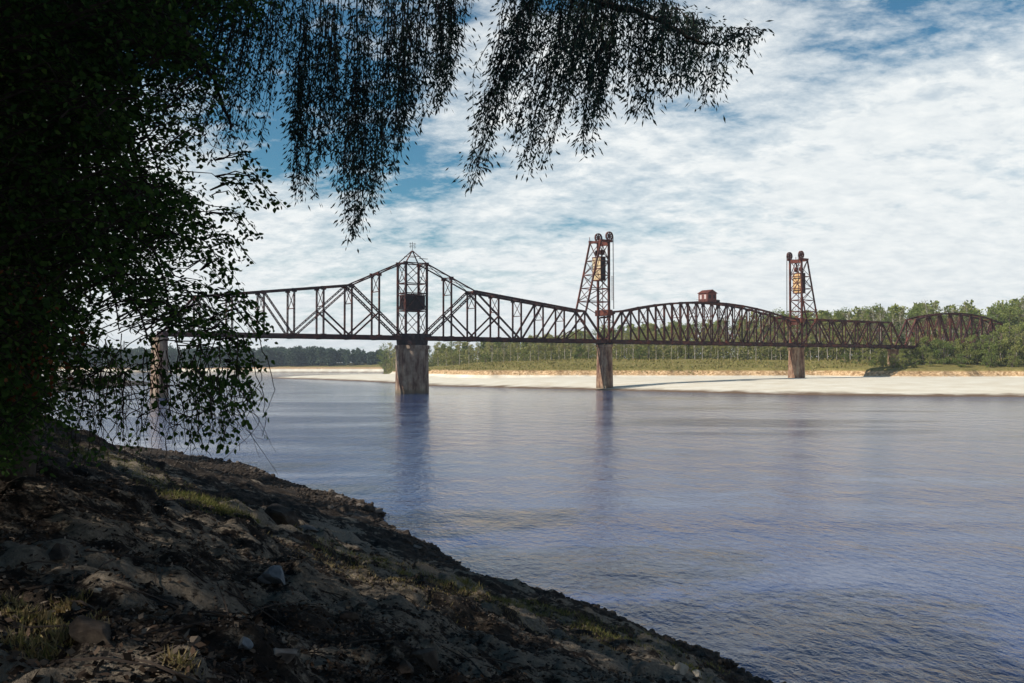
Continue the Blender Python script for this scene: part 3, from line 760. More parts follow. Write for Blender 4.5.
# the wood behind the ranks and the distant wood round the bend: each one mass
def mass(name, pts, lab, matL, matB, nl, lsz, seed, halfw):
    rng = np.random.default_rng(seed); Vs = []; m = MB()
    for X, Y, g, H in pts:
        m.tube([(X, Y, g - 1), (X, Y, g + H * .85)], [.25, .1], 4)
        w = H * halfw; t = rng.random(nl)
        z = g + H * (.12 + .88 * t); rr = w * np.sqrt(np.clip(np.sin(np.pi * (.22 + t * .72)), .02, 1)) * np.sqrt(rng.random(nl)); a = rng.random(nl) * 6.283
        Vs.append(np.stack([X + rr * np.cos(a), Y + rr * np.sin(a), z], 1))
    C = np.concatenate(Vs); n = len(C)
    V, Fq = leaf_quads(C, rand_dirs(n, rng), lsz * rng.uniform(.6, 1.3, n), lsz * .8 * rng.uniform(.6, 1.2, n), rng=rng)
    me = fast_mesh(name, V, Fq); o = link(name, me, matL); tag(o, lab, 'wood', None, 'stuff')
    b = m.build('trunks', matB, o); tag(b, None, None, None, 'stuff')
pts = []
for k in range(240):
    px_ = random.uniform(384, 1200); Y = ydep(px_) + random.uniform(40, 85); X = (px_ - 512) / F * Y
    pts.append((X, Y, float(far_h(np.array([X]), np.array([Y]))[0]), zof(px_, ytop(px_) + random.uniform(3, 12), Y) - 8.5))
mass('woodland', pts, 'mass of green woods closing the view behind the far bank trees', M['f_broad'], M['f_bark'], 500, 1.6, 5, .17)
M['f_dist'] = leafmat('distant_leaves', [(.03, .055, .035), (.045, .075, .042), (.065, .095, .052)], .2)
pts = []
for k in range(520):
    px_ = random.uniform(60, 395); Y = random.uniform(1150, 1215); X = (px_ - 512) / F * Y
    yt = np.interp(px_, [60, 255, 300, 370, 395], [349, 349, 348, 352, 353]) + random.gauss(1.2, 1.6)
    g = float(far_h(np.array([X]), np.array([Y]))[0]); pts.append((X, Y, g, zof(px_, float(yt), Y) - g))
mass('distant_wood', pts, 'dark bluish line of woods beyond the river bend at left', M['f_dist'], M['f_bark'], 330, 2.0, 6, .26)

n = 60000
pxs = RNG.uniform(384, 1180, n); Y0 = np.interp(pxs, [385, 440, 520, 600, 800, 1024, 1400], [700, 610, 545, 515, 492, 470, 450]); Y = Y0 + RNG.uniform(-14, 30, n); X = (pxs - 512) / F * Y
Z = far_h(X, Y) + RNG.random(n) ** 1.5 * (4.5 + 6 * vnoise(X / 7, Y / 7, 4))
V, Fq = leaf_quads(np.stack([X, Y, Z], 1), rand_dirs(n), RNG.uniform(.5, 1.2, n), RNG.uniform(.4, .9, n))
M['under'] = leafmat('underbrush_leaves', [(.12, .15, .04), (.22, .23, .07), (.32, .28, .11)], .3)
tag(link('underbrush', fast_mesh('underbrush', V, Fq), M['under']), 'tangled green underbrush between the stems on the far bank', 'underbrush', None, 'stuff')
# tall grass tufts on the far embankment
n = 20000
pxs = RNG.uniform(385, 1100, n); Y = RNG.uniform(425, 545, n); X = (pxs - 512) / F * Y
b = poly_dist(X, Y, FOOT); k = (b > 3) & (fbm(X, Y, 14, 2, 8) > -.12); X, Y = X[k], Y[k]; Z = far_h(X, Y); n = len(X)
dr = rand_dirs(n) * .5; dr[:, 2] = 1
V, Fq = leaf_quads(np.stack([X, Y, Z - .1], 1), dr, RNG.uniform(.4, 1.2, n), RNG.uniform(.3, .8, n))
M['farweed'] = leafmat('far_weeds', [(.15, .16, .04), (.25, .22, .07), (.32, .25, .11)], .3)
tag(link('tall_weeds', fast_mesh('tall_weeds', V, Fq), M['farweed']), 'ochre and green weeds covering the top of the far embankment', 'weeds', None, 'stuff')

# ------------------------------------------------------------------ near trees
ZN = lambda x, y: float(near_h(np.array([float(x)]), np.array([float(y)]))[0])
def curve(pts, n=12, jit=.0):
    P_ = [Vector(p) for p in pts]; out = []
    segs = len(P_) - 1
    for i in range(segs):
        p0 = P_[max(i - 1, 0)]; p1 = P_[i]; p2 = P_[i + 1]; p3 = P_[min(i + 2, segs)]
        for k in range(n):
            t = k / n
            out.append(.5 * ((2 * p1) + (-p0 + p2) * t + (2 * p0 - 5 * p1 + 4 * p2 - p3) * t * t + (-p0 + 3 * p1 - 3 * p2 + p3) * t ** 3))
    out.append(P_[-1])
    if jit:
        out = [p + Vector((random.gauss(0, jit), random.gauss(0, jit), random.gauss(0, jit))) if 0 < i < len(out) - 1 else p for i, p in enumerate(out)]
    return out
def taper(n, a, b, pw=1.0): return [a + (b - a) * (i / (n - 1)) ** pw for i in range(n)]

# willow whose limbs reach over the view
wx, wy = -9.0, 6.5
willow = empty('willow_tree', (0, 0, 0), 0, 'dark weeping willow whose boughs hang into the sky at the top', 'tree')
gz = ZN(wx, wy); willow.location = (wx, wy, gz); WO = Vector((wx, wy, gz))
L_ = lambda p: tuple(Vector(p) - WO)
c = curve([(wx, wy, gz - .5), (wx + .2, wy + .1, gz + 3), (wx + .7, wy + .6, gz + 7), (wx + .6, wy + .4, gz + 12), (wx + .2, wy, gz + 17)], 6)
MB().tube([L_(p) for p in c], taper(len(c), .48, .10), 12).build('trunk', M['bark'], willow, True)
limbA = curve([(wx + .6, wy + .5, gz + 6.5), at(150, -80, 10.5), at(290, -40, 11), at(400, -45, 11.5), at(470, -30, 11.5)], 8, .02)
limbB = curve([(wx + .6, wy + .5, gz + 7.5), at(300, -130, 10), at(480, -70, 11), at(590, -4, 11.2), at(650, 17, 11.3), at(705, 42, 11.4), at(745, 34, 11.4)], 8, .015)
limbC = curve([(wx + .7, wy + .6, gz + 7.0), at(100, -30, 9.6), at(200, 60, 10.5), at(230, 130, 10.8)], 8, .02)
for l, a, b in ((limbA, .16, .02), (limbB, .17, .006), (limbC, .12, .012)): MB().tube([L_(p) for p in l], taper(len(l), a * .8, b, .55), 7).build('limb', M['bark'], willow, True)
envA = [(282, 40), (290, 175), (297, 200), (306, 205), (318, 198), (326, 140), (334, 165), (341, 225), (349, 246), (360, 238), (370, 214), (382, 200), (398, 165), (408, 120), (425, 126), (440, 105), (452, 80), (460, 30)]
envB = [(456, 178), (464, 190), (476, 188), (486, 165), (498, 112), (508, 140), (514, 178), (530, 176), (546, 170), (553, 120), (562, 92), (574, 130), (584, 158), (592, 156), (600, 118), (612, 100), (626, 112), (645, 122), (656, 100), (680, 92), (698, 100), (708, 114), (716, 106), (724, 78), (745, 68), (760, 46), (768, 36)]
C_, D_, tw_ = [], [], MB()
def frond(xb, yb, xt, yt, Y, dens=1.0):
    a = at(xt, yt, Y); b = at(xb, yb, Y + random.uniform(-.35, .35))
    mid = a.lerp(b, .5) + Vector((random.gauss(0, .06) + (a.x - b.x) * .12, random.gauss(0, .08), .05))
    pts = curve([a, mid, b], 8, .008)
    tw_.tube([L_(p) for p in pts[::2]], taper(len(pts[::2]), .006, .002), 3)
    L = sum((pts[i + 1] - pts[i]).length for i in range(len(pts) - 1))
    nl = int(L * 47 * dens)
    for k in range(nl):
        t = random.random() ** .8; f = t * (len(pts) - 1); i = min(int(f), len(pts) - 2); p = pts[i].lerp(pts[i + 1], f - i)
        d = (pts[i + 1] - pts[i]).normalized()
        off = Vector((random.gauss(0, 1), random.gauss(0, 1), random.gauss(0, .6)))
        sp_ = random.random()
        if sp_ < .55: p = p + off * .075
        C_.append(tuple(p)); D_.append(tuple(d * .5 + off.normalized() * .95 + Vector((0, 0, -.55))))
def env(E, x): return float(np.interp(x, [e[0] for e in E], [e[1] for e in E]))
def clumps(E, x0, x1, n, first=()):
    out = []
    xs_ = list(first) + list(np.linspace(x0, x1, n) + RNG.uniform(-5, 5, n))
    for x in xs_: out.append((x, env(E, x), random.uniform(10.0, 12.6)))
    return out
for cx_, e, Y in clumps(envA, 288, 456, 24, (297, 345, 358, 349, 378, 305)):
    for k in range(random.randint(7, 11)):
        u = random.random(); yb = e * (1 - .72 * u ** 1.5); xb = cx_ + random.gauss(0, 2.5 + 6 * u); yb = min(yb, env(envA, min(max(xb, 284), 460)) + 4)
        ln = random.uniform(60, 150); frond(xb, yb, xb + .05 * ln + random.gauss(0, 3), max(-60, yb - ln), Y + random.gauss(0, .15), .85)
def limby(x): return float(np.interp(x, [480, 590, 650, 705, 768], [-70, -4, 17, 46, 50]))
for cx_, e, Y in clumps(envB, 461, 762, 46, (464, 474, 514, 528, 545, 584, 592, 498, 520, 505)):
    sl = .26 if cx_ < 560 else .10
    for k in range(random.randint(7, 12)):
        if cx_ > 690 and random.random() < (cx_ - 660) / 110: continue
        u = random.random(); ly = limby(min(max(cx_, 480), 768)) - 12
        xb = cx_ + random.gauss(0, 2.5 + 6 * u); e2 = min(e, env(envB, min(max(xb, 457), 768)) + 4); yb = ly + (e2 - ly) * (1 - .8 * u ** 1.3)
        xb += sl * (e2 - yb); ln = random.uniform(50, 130); yt = max(ly - 8, yb - ln) if cx_ > 590 else max(-60, yb - ln)
        frond(xb, yb, max(xb + sl * (yb - yt) * random.uniform(.8, 1.2), 488 if yt < 90 else 0), yt, Y + random.gauss(0, .15), .9)
for k in range(110):                                   # fronds in front of the gap at the left
    xb = random.uniform(150, 282); e = np.interp(xb, [150, 200, 215, 235, 255, 272, 282], [120, 150, 165, 140, 165, 130, 60]); yb = e * (1 - .7 * random.random() ** 1.4)
    frond(xb, yb, xb + .2 * (yb + 30), max(-50, yb - 130), random.uniform(10.5, 13), .8)
C_ = np.array(C_); D_ = np.array(D_); k = gap_mask(C_, .7); C_ = C_[k]; D_ = D_[k]; n = len(C_)
V, Fq = leaf_quads(C_ - np.array(WO), D_, RNG.uniform(.035, .105, n), RNG.uniform(.012, .028, n))
wl_ = link('foliage', fast_mesh('foliage', V, Fq), M['leaf_willow'], willow); print('willow leaves', n)
tw_.build('twigs', M['twig'], willow)
# its main crown above and behind the view
def crown_pts(cx, cy, cz, rx, ry, rz, ncl, per, rng, hollow=.35):
    d = rand_dirs(ncl, rng); r = (hollow + (1 - hollow) * rng.random((ncl, 1)) ** .6)
    c = np.array([cx, cy, cz]) + d * r * np.array([rx, ry, rz])
    cc = np.repeat(c, per, 0) + rng.normal(size=(ncl * per, 3)) * np.array([.38, .38, .3])
    return cc
pts_ = crown_pts(.5, .3, 13.5, 7.0, 6.5, 5.0, 230, 60, RNG)
pts_ = open_gaps(pts_ + np.array([wx, wy, ZN(wx, wy)])) - np.array([wx, wy, ZN(wx, wy)])
V, Fq = leaf_quads(pts_, rand_dirs(len(pts_)) + np.array([0, 0, -.6]), .26, .13)
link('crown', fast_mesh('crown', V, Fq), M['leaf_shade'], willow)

# leafy tree at the left edge
lx, ly_ = -6.3, 12.5; gz = ZN(lx, ly_)
leafy = empty('leafy_tree', (lx, ly_, gz), 0, 'black-green leafy tree filling the left edge, its sprays crossing the bridge', 'tree')
WO = Vector((lx, ly_, gz))
c = curve([(lx, ly_, gz - .4), (lx + .1, ly_ + .1, gz + 2.2), (lx - .2, ly_, gz + 5), (lx + .2, ly_ - .2, gz + 9)], 6)
MB().tube([L_(p) for p in c], taper(len(c), .30, .07), 10).build('trunk', M['bark'], leafy, True)
trunkc = c
RB = [(-60, 330), (0, 318), (30, 300), (60, 275), (100, 238), (130, 222), (160, 225), (185, 250), (205, 275), (225, 262), (245, 245), (262, 252), (285, 236), (305, 248), (320, 262), (345, 262), (360, 266), (385, 250), (410, 240), (450, 232)]
def rb(y): return float(np.interp(y, [a for a, b in RB], [b for a, b in RB]))
C_, D_ = [], []; bm_ = MB(); vines = MB()
def spray(tip, root_, nl, r=.26):
    a = Vector(root_); b = Vector(tip); mid = a.lerp(b, .55) + Vector((0, 0, .18))
    pts = curve([a, mid, b], 6, .015); bm_.tube([L_(p) for p in pts[::2]], taper(len(pts[::2]), .011, .002), 3)
    for k in range(nl):
        t = .2 + .8 * random.random() ** .7; f = t * (len(pts) - 1); i = min(int(f), len(pts) - 2); p = pts[i].lerp(pts[i + 1], f - i)
        w = r * (1.15 - t * .75)
        p = p + Vector((random.gauss(0, w * .55), random.gauss(0, w * .55), random.gauss(0, w * .42)))
        C_.append(tuple(p)); D_.append((random.gauss(.25, .8), random.gauss(0, .8), random.gauss(-.35, .5)))
cnt = 0
for k in range(9000):
    y = random.uniform(-40, 470); xr = rb(y); x = random.uniform(-60, xr)
    edge = (xr - x)
    low = 352 + max(0, (85 - x)) * 1.5
    pr_ = min(1, .06 + (max(edge, 0) / 165) ** 1.25) * (1.05 if y < 190 else 1 if x < 130 else .8 if y < 300 else .62)
    if y > low: pr_ *= max(0.0, 1 - (y - low) / 80) * .42
    nz = float(vnoise(x / 38, y / 30, 3)); pr_ *= (.10 + 1.5 * sstep((nz - .34) / .34) if y > 190 or edge < 45 else .5 + 1.2 * sstep((nz - .3) / .34)) if edge < 170 else 1
    if random.random() > pr_: continue
    Y = random.uniform(8.5, 15.5); tip = at(x, y, Y)
    rt = tip + Vector((-random.uniform(.4, .9), random.uniform(-.2, .2), random.uniform(-.1, .45)))
    spray(tip, rt, random.randint(11, 24) if edge > 60 else random.randint(8, 16), .30 if edge > 60 else .2); cnt += 1
for tx, ty, sx, sy in [(286, 208, 215, 176), (262, 203, 210, 190), (262, 240, 205, 215), (256, 262, 200, 240), (268, 180, 215, 160), (270, 322, 215, 300), (272, 335, 210, 320), (262, 365, 215, 340), (245, 352, 210, 330), (240, 290, 200, 270), (255, 400, 225, 360), (228, 250, 190, 225)]:
    Y = random.uniform(9.5, 11.5)
    for q_ in range(3): spray(at(tx - q_ * 7, ty + random.uniform(-5, 5), Y), at(sx, sy, Y + .2), 22, .10)
print('sprays', cnt, len(C_))
# vines trailing down to the bank, thinly leaved
for k in range(95):
    x = random.uniform(70, 256); y1 = np.interp(x, [70, 130, 200, 256], [470, 455, 450, 452]) - random.random() ** 1.5 * 70; y0 = random.uniform(330, 385); Y = random.uniform(9, 13)
    a = at(x - random.uniform(-8, 12), y0, Y); b = at(x + random.gauss(0, 9), y1, Y); mid = a.lerp(b, .6) + Vector((random.gauss(0, .09), random.gauss(0, .09), 0))
    pts = curve([a, mid, b], 6, .012); vines.tube([L_(p) for p in pts], taper(len(pts), .007, .0025), 3)
    for q_ in range(random.randint(3, 26)):
        f = (random.random() ** 1.4) * (len(pts) - 1); i = min(int(f), len(pts) - 2); p = pts[i].lerp(pts[i + 1], f - i)
        C_.append((p.x + random.gauss(0, .035), p.y + random.gauss(0, .035), p.z)); D_.append((random.gauss(0, .6), random.gauss(0, .6), -.6))
for k in range(60):                                    # arching bare shoots
    x = random.uniform(60, 250); Y = random.uniform(9, 13); a = at(x, random.uniform(385, 425), Y); b = at(x + random.uniform(-45, 50), random.uniform(425, 478), Y)
    mid = a.lerp(b, .4) + Vector((random.gauss(0, .1), 0, random.uniform(.02, .22))); pts = curve([a, mid, b], 7, .006); vines.tube([L_(p) for p in pts], taper(len(pts), .006, .002), 3)
C_ = np.array(C_); D_ = np.array(D_); k = gap_mask(C_); C_ = C_[k]; D_ = D_[k]
n = len(C_)
V, Fq = leaf_quads(C_ - np.array(WO), D_, RNG.uniform(.045, .085, n), RNG.uniform(.03, .055, n), hexa=True)
link('foliage', fast_mesh('foliage', V, Fq), M['leaf_broad'], leafy)
bm_.build('twigs', M['twig'], leafy); vines.build('trailing_vines', M['twig'], leafy)
m = MB()
for k in range(46):
    y = random.uniform(-20, 380); x = random.uniform(-30, rb(y) - 60); e = at(x, y, random.uniform(9.5, 14.5)); s_ = trunkc[random.randrange(6, len(trunkc))]
    mid = s_.lerp(e, .5) + Vector((0, 0, .4)); pts = curve([s_, mid, e], 6, .03); m.tube([L_(p) for p in pts], taper(len(pts), .05, .008), 5)
m.build('branches', M['bark'], leafy, True)
n = 150; xs = [at(random.gauss(35, 26), random.uniform(265, 400), random.uniform(8.3, 8.9)) for _ in range(n)]
V, Fq = leaf_quads(np.array([tuple(p - WO) for p in xs]), rand_dirs(n) + np.array([0, 0, -.5]), RNG.uniform(.03, .07, n), RNG.uniform(.02, .04, n), hexa=True)
link('dead_leaves', fast_mesh('dead_leaves', V, Fq), M['leaf_dead'], leafy)

# more trees standing along the near bank at the left: they shade the bank
def bank_tree(seed, wloc, s_, sz, rz):
    rng = np.random.default_rng(seed); rd = random.Random(seed)
    root = empty('bank_tree'); m = MB()
    m.tube([(0, 0, -.6), (.15, .1, 4), (-.1, .2, 9), (.2, 0, 15)], [.36, .28, .2, .05], 9)
    for k in range(14):
        a = rd.uniform(0, 6.28); z = rd.uniform(4, 13); r = rd.uniform(2, 4.5); m.tube([(0, 0, z), (r * .5 * math.cos(a), r * .5 * math.sin(a), z + 1), (r * math.cos(a), r * math.sin(a), z + 2)], [.1, .06, .02], 5)
    m.build('trunk', M['bark'], root, True)
    P1 = crown_pts(0, 0, 11.5, 4.8, 4.8, 6.0, 215, 46, rng); P2 = crown_pts(0, 0, 4.8, 4.2, 4.2, 3.6, 80, 46, rng)
    P_ = np.concatenate([P1, P2]); cz, sz_ = math.cos(rz), math.sin(rz)
    A = np.array([[cz * s_, -sz_ * s_, 0], [sz_ * s_, cz * s_, 0], [0, 0, sz]]); W_ = P_ @ A.T + np.array(wloc)
    W_ = open_gaps(W_); P_ = (W_ - np.array(wloc)) @ np.linalg.inv(A).T
    V, Fq = leaf_quads(P_, rand_dirs(len(P_), rng), .26, .17, rng=rng)
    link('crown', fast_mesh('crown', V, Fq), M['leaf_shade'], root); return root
spots = [(-15.5, 2, 1.15), (-13.5, -7, 1.2), (-14.5, 12, 1.05), (-15.5, 21, 1.0), (-20.5, 30, 1.0), (-25, 42, 1.0), (-33, 55, .95), (-40, 70, .95), (-22, -3, 1.3), (-8, -9, 1.15), (-22, 15, 1.2), (-1, -13, 1.1), (-30, 27, 1.25)]
tl = ['nearest leafy tree beside the left edge, its crown shading the bank', 'dark leafy tree on the bank crest behind the view', 'leafy bank tree standing just behind the vine-hung tree at the left edge', 'second leafy bank tree behind the vine-hung tree', 'third leafy bank tree farther along the left shore', 'fourth leafy bank tree farther along the left shore', 'leafy bank tree near the far end of the left shore', 'farthest leafy bank tree on the left shore', 'tall leafy tree inland of the willow', 'leafy tree inland behind the viewer to the left', 'tall leafy tree inland behind the left edge', 'leafy tree on level ground behind the viewer', 'tallest leafy tree inland along the left shore']
for i, (x, y, s_) in enumerate(spots):
    sz = s_ * random.uniform(.95, 1.15); wl = (x, y, ZN(x, y)); o = bank_tree(3 + i, wl, s_, sz, i * 1.7)
    o.location = wl; o.scale = (s_, s_, sz); o.rotation_euler = (0, 0, i * 1.7)
    tag(o, tl[i], 'tree', 'leafy trees along the near bank')

# ------------------------------------------------------------------ things on the near bank
def ground_at(px, py):
    d = at(px, py, 1.0) - Vector((0, 0, CH)); t = np.arange(2.5, 90, .06)
    X, Y, Z = d.x * t, d.y * t, CH + d.z * t
    h = near_h(X, Y); k = np.argmax(Z < h)
    return Vector((float(X[k]), float(Y[k]), float(h[k])))
def rock_mesh(seed, flat=.7, sub=3):
    import bmesh
    rd = random.Random(seed); bm = bmesh.new(); bmesh.ops.create_icosphere(bm, subdivisions=sub, radius=.5)
    planes = [(Vector((rd.gauss(0, 1), rd.gauss(0, 1), rd.gauss(0, 1))).normalized(), rd.uniform(.20, .40)) for _ in range(13)]
    for v in bm.verts:
        p = v.co.copy()
        for nn, dd in planes:
            e = p.dot(nn) - dd
            if e > 0: p -= nn * e * .9
        nz = float(vnoise(np.array([p.x * 6 + seed]), np.array([p.y * 6 + p.z * 5]), seed)[0]) - .5
        v.co = p * (1.1 + nz * .28); v.co.z *= flat
    me = bpy.data.meshes.new('rock'); bm.to_mesh(me); bm.free(); return me
rocks = [rock_mesh(s_, .6 + .06 * s_) for s_ in range(6)]
def put_rock(p, s, mi, label, group, mname, rz=None, name='rock', sink=.18):
    me = rocks[mi % 6].copy() if (mi % 6, mname) not in RM else RM[(mi % 6, mname)]
    if (mi % 6, mname) not in RM: me.materials.append(M[mname]); RM[(mi % 6, mname)] = me
    o = bpy.data.objects.new(name, me); COL.objects.link(o)
    o.location = (p.x, p.y, p.z + s * (.25 - sink)); o.rotation_euler = (random.uniform(-.3, .3), random.uniform(-.3, .3), random.uniform(0, 6.28) if rz is None else rz)
    o.scale = (s * random.uniform(.85, 1.3), s * random.uniform(.8, 1.1), s * random.uniform(.7, 1.1))
    return tag(o, label, 'rock', group)
RM = {}
shore_pts = [(185, 456), (215, 461), (250, 470), (285, 481), (305, 489), (335, 498), (360, 505), (380, 513), (371, 527), (388, 536), (410, 545), (443, 559), (470, 572), (492, 594), (520, 602), (545, 610), (600, 624), (662, 644), (721, 670)]
P0 = NEAR[4:14]
nr = 0
while nr < 210:
    i = random.randrange(len(P0) - 1); t = random.random(); x = P0[i][0] + (P0[i + 1][0] - P0[i][0]) * t; y = P0[i][1] + (P0[i + 1][1] - P0[i][1]) * t
    x += random.uniform(-2.4, .6) ; y += random.uniform(-.8, .8)
    h = ZN(x, y)
    if h < -.15 or h > 1.6: continue
    sec = 'on the rubble spit' if y > 43 else 'along the lower shore' if y > 30 else 'near the bottom right'
    if y > 58: sec = 'below the hanging vines'
    s_ = random.choice([.16, .2, .26, .34, .42]) * random.uniform(.8, 1.2) * (1.7 if 43 < y < 56 else 1.1)
    lab = 'dark rubble lump at the waterline ' + sec
    put_rock(Vector((x, y, h)), s_, random.randrange(6), lab, lab, 'clod' if random.random() < .75 else 'stone'); nr += 1
near_rocks = [(680, 671, .42, 'pale_stone', 'pale rounded boulder near the bottom right end of the shore'), (697, 675, .32, 'pale_stone', 'smaller pale stone right of the pale boulder at bottom right'),
  (276, 583, .75, 'blue_stone', 'bluish grey slab lying in the sandy slope, centre left'), (245, 645, .2, 'blue_stone', 'bluish stone low in the foreground'), (282, 662, .3, 'stone', 'grey stone at the bottom edge, left of centre'),
  (425, 660, .4, 'clod', 'brown boulder half sunk at the bottom, centre'), (405, 672, .3, 'clod', 'dark stone beside the brown boulder at the bottom'), (282, 520, .9, 'clod', 'large dark clod with shaded face on the mid slope'),
  (165, 610, .35, 'clod', 'rounded lump of clay in the left foreground'), (95, 634, .32, 'clod', 'broken reddish clay lump beside the dry grass tuft'), (310, 530, .4, 'stone', 'pale brown stone right of the large dark clod'), (98, 594, .10, 'pale_stone', 'small white stone in the shaded left foreground'),
  (60, 560, .3, 'clod', 'dark stone at left under the tree shade'), (350, 620, .35, 'clod', 'dark lump among dead leaves in the centre foreground')]
for k, (a, b, s_, mn, lab) in enumerate(near_rocks):
    p = ground_at(a, b); s2 = s_ * (.6 if p.y < 14 else 1); put_rock(p, s2, k, lab, 'larger stones on the near bank', mn, sink=.25)
# small gravel in masses
def scatter(n, hmin, hmax, ymax, ymin=3.0):
    out = []
    while len(out) < n:
        t = RNG.random(n * 2); Y = ymin * (ymax / ymin) ** t; X = RNG.uniform(-.56, .5, n * 2) * Y
        h = near_h(X, Y); k = (h > hmin) & (h < hmax)
        out += list(zip(X[k], Y[k], h[k]))
    return np.array(out[:n])
ico = None
import bmesh
bm = bmesh.new(); bmesh.ops.create_icosphere(bm, subdivisions=1, radius=.5); iv = np.array([v.co[:] for v in bm.verts]); bm.faces.ensure_lookup_table(); jf = np.array([[v.index for v in f.verts] for f in bm.faces]); bm.free()
def pebbles(name, P_, s0, s1, mat, lab):
    n = len(P_); sc = RNG.uniform(s0, s1, (n, 1, 1)) * np.clip(np.hypot(P_[:, 0], P_[:, 1]) / 17, .28, 1)[:, None, None] * RNG.uniform(.6, 1.2, (n, 1, 3)); sc[:, :, 2] *= .7
    jit = 1 + RNG.uniform(-.22, .22, (n, len(iv), 1))
    V = iv[None] * jit * sc + P_[:, None, :]; Fq = jf[None] + (np.arange(n) * len(iv))[:, None, None]
    o = link(name, fast_mesh(name, V.reshape(-1, 3), Fq.reshape(-1, 3)), mat); tag(o, lab, 'gravel', None, 'stuff')
sp_ = scatter(9000, -.05, 1.3, 75, 20); pebbles('rubble', sp_, .07, .24, M['clod'], 'loose dark rubble and clods strewn along the waterline')
sp_ = scatter(26000, .8, 8, 45, 3.2); sp_ = sp_[(vnoise(sp_[:, 0] / 1.1, sp_[:, 1] / 1.1, 15) + .5 * vnoise(sp_[:, 0] / .3, sp_[:, 1] / .3, 16)) > .72]; pebbles('clods', sp_, .03, .13, M['clod'], 'crumbled dark clay clods scattered over the bank slope')
sp_ = scatter(7000, 1.2, 8, 30, 3.2); pebbles('pebbles', sp_, .012, .05, M['stone'], 'small pebbles and crumbs of clay on the bank slope')
# leaf litter
P_ = scatter(60000, .5, 8, 40, 3.2); k = (sandmask(P_[:, 0], P_[:, 1]) + RNG.normal(size=len(P_)) * .10) < .47; P_ = np.concatenate([P_[k], P_[~k][:9000]]); n = len(P_)
P_[:, 2] += RNG.uniform(.004, .03, n); dr = rand_dirs(n); dr[:, 2] *= .35
V, Fq = leaf_quads(P_, dr, RNG.uniform(.025, .065, n), RNG.uniform(.014, .034, n))
tag(link('leaf_litter', fast_mesh('leaf_litter', V, Fq), M['litter']), 'dead brown leaves covering the shaded bank slope', 'leaf litter', None, 'stuff')
m = MB()
for x, y, z in scatter(420, .4, 8, 30, 3.5):
    a = random.uniform(0, 6.28); L = random.uniform(.15, .7); e = Vector((x + L * math.cos(a), y + L * math.sin(a), 0)); e.z = ZN(e.x, e.y) + random.uniform(.01, .06)
    m.tube([(x, y, z + .015), ((x + e.x) / 2, (y + e.y) / 2, (z + e.z) / 2 + .03), tuple(e)], [.008, .006, .003], 4)
tag(m.build('fallen_twigs', M['twig']), 'fallen twigs scattered over the bank slope', 'twigs', None, 'stuff')
# grass patches
def grass(name, patches, mat, lab, L0, L1):
    PP = []
    for a, b, r, cnt_ in patches:
        c0 = ground_at(a, b); q_ = RNG.normal(size=(cnt_, 2)) * r * np.array([1, .6]); X = c0.x + q_[:, 0]; Y = c0.y + q_[:, 1]
        PP.append(np.stack([X, Y, near_h(X, Y) - .01], 1))
    P_ = np.concatenate(PP); n = len(P_); dr = rand_dirs(n) * .75; dr[:, 2] = np.abs(dr[:, 2]) + .55
    V, Fq = leaf_quads(P_, dr, RNG.uniform(L0, L1, n), RNG.uniform(.006, .012, n)); tag(link(name, fast_mesh(name, V, Fq), mat), lab, 'grass', None, 'stuff')
grass('green_grass', [(205, 502, .55, 2600), (225, 512, .35, 900), (90, 455, .9, 1500), (150, 480, .7, 1200)] + [(int(x), int(y + random.uniform(-7, 9)), random.uniform(.12, .5), random.randint(60, 420)) for x, y in zip(np.linspace(325, 705, 24) + RNG.uniform(-9, 9, 24), np.interp(np.linspace(325, 705, 24), [330, 480, 600, 700], [548, 590, 630, 668]))], M['grass'], 'short green grass in tufts on the near bank', .05, .16)
grass('dry_grass', [(38, 625, .10, 650), (52, 642, .08, 420), (66, 612, .05, 260), (22, 650, .06, 260), (20, 612, .06, 200), (80, 632, .05, 160), (45, 660, .05, 160), (360, 572, .6, 1800), (385, 580, .5, 900), (182, 668, .04, 90), (450, 590, .5, 800), (520, 625, .5, 700), (590, 640, .4, 500), (400, 565, .4, 500)], M['drygrass'], 'dry straw-coloured grass in tufts on the near bank', .02, .09)

# ------------------------------------------------------------------ light, sky
sun = bpy.data.objects.new('sun', bpy.data.lights.new('sun', 'SUN')); COL.objects.link(sun)
sun.data.energy = 4.7; sun.data.angle = R(.5); sun.data.color = (1, .93, .83)
sun.rotation_euler = (-sv).to_track_quat('-Z', 'Y').to_euler(); sun.location = (0, 0, 60)
w = bpy.data.worlds.new('World'); S.world = w; w.use_nodes = True; nt = w.node_tree; nt.nodes.clear()
out = nt.nodes.new('ShaderNodeOutputWorld'); bg = nt.nodes.new('ShaderNodeBackground'); bg.inputs[1].default_value = .1
sky = nt.nodes.new('ShaderNodeTexSky'); sky.sky_type = 'NISHITA'; sky.sun_disc = False; sky.sun_elevation = EL; sky.sun_rotation = math.atan2(az.x, az.y)
sky.air_density = 1.0; sky.dust_density = .4; sky.ozone_density = 2.0
tc = nt.nodes.new('ShaderNodeTexCoord'); sx = nt.nodes.new('ShaderNodeSeparateXYZ'); nt.links.new(tc.outputs['Generated'], sx.inputs[0])
zz = math_(nt, 'ADD', math_(nt, 'MAXIMUM', sx.outputs[2], 0), .26)
u_ = math_(nt, 'DIVIDE', sx.outputs[0], zz); v_ = math_(nt, 'DIVIDE', sx.outputs[1], zz)
cb_ = nt.nodes.new('ShaderNodeCombineXYZ'); nt.links.new(u_, cb_.inputs[0]); nt.links.new(v_, cb_.inputs[1])
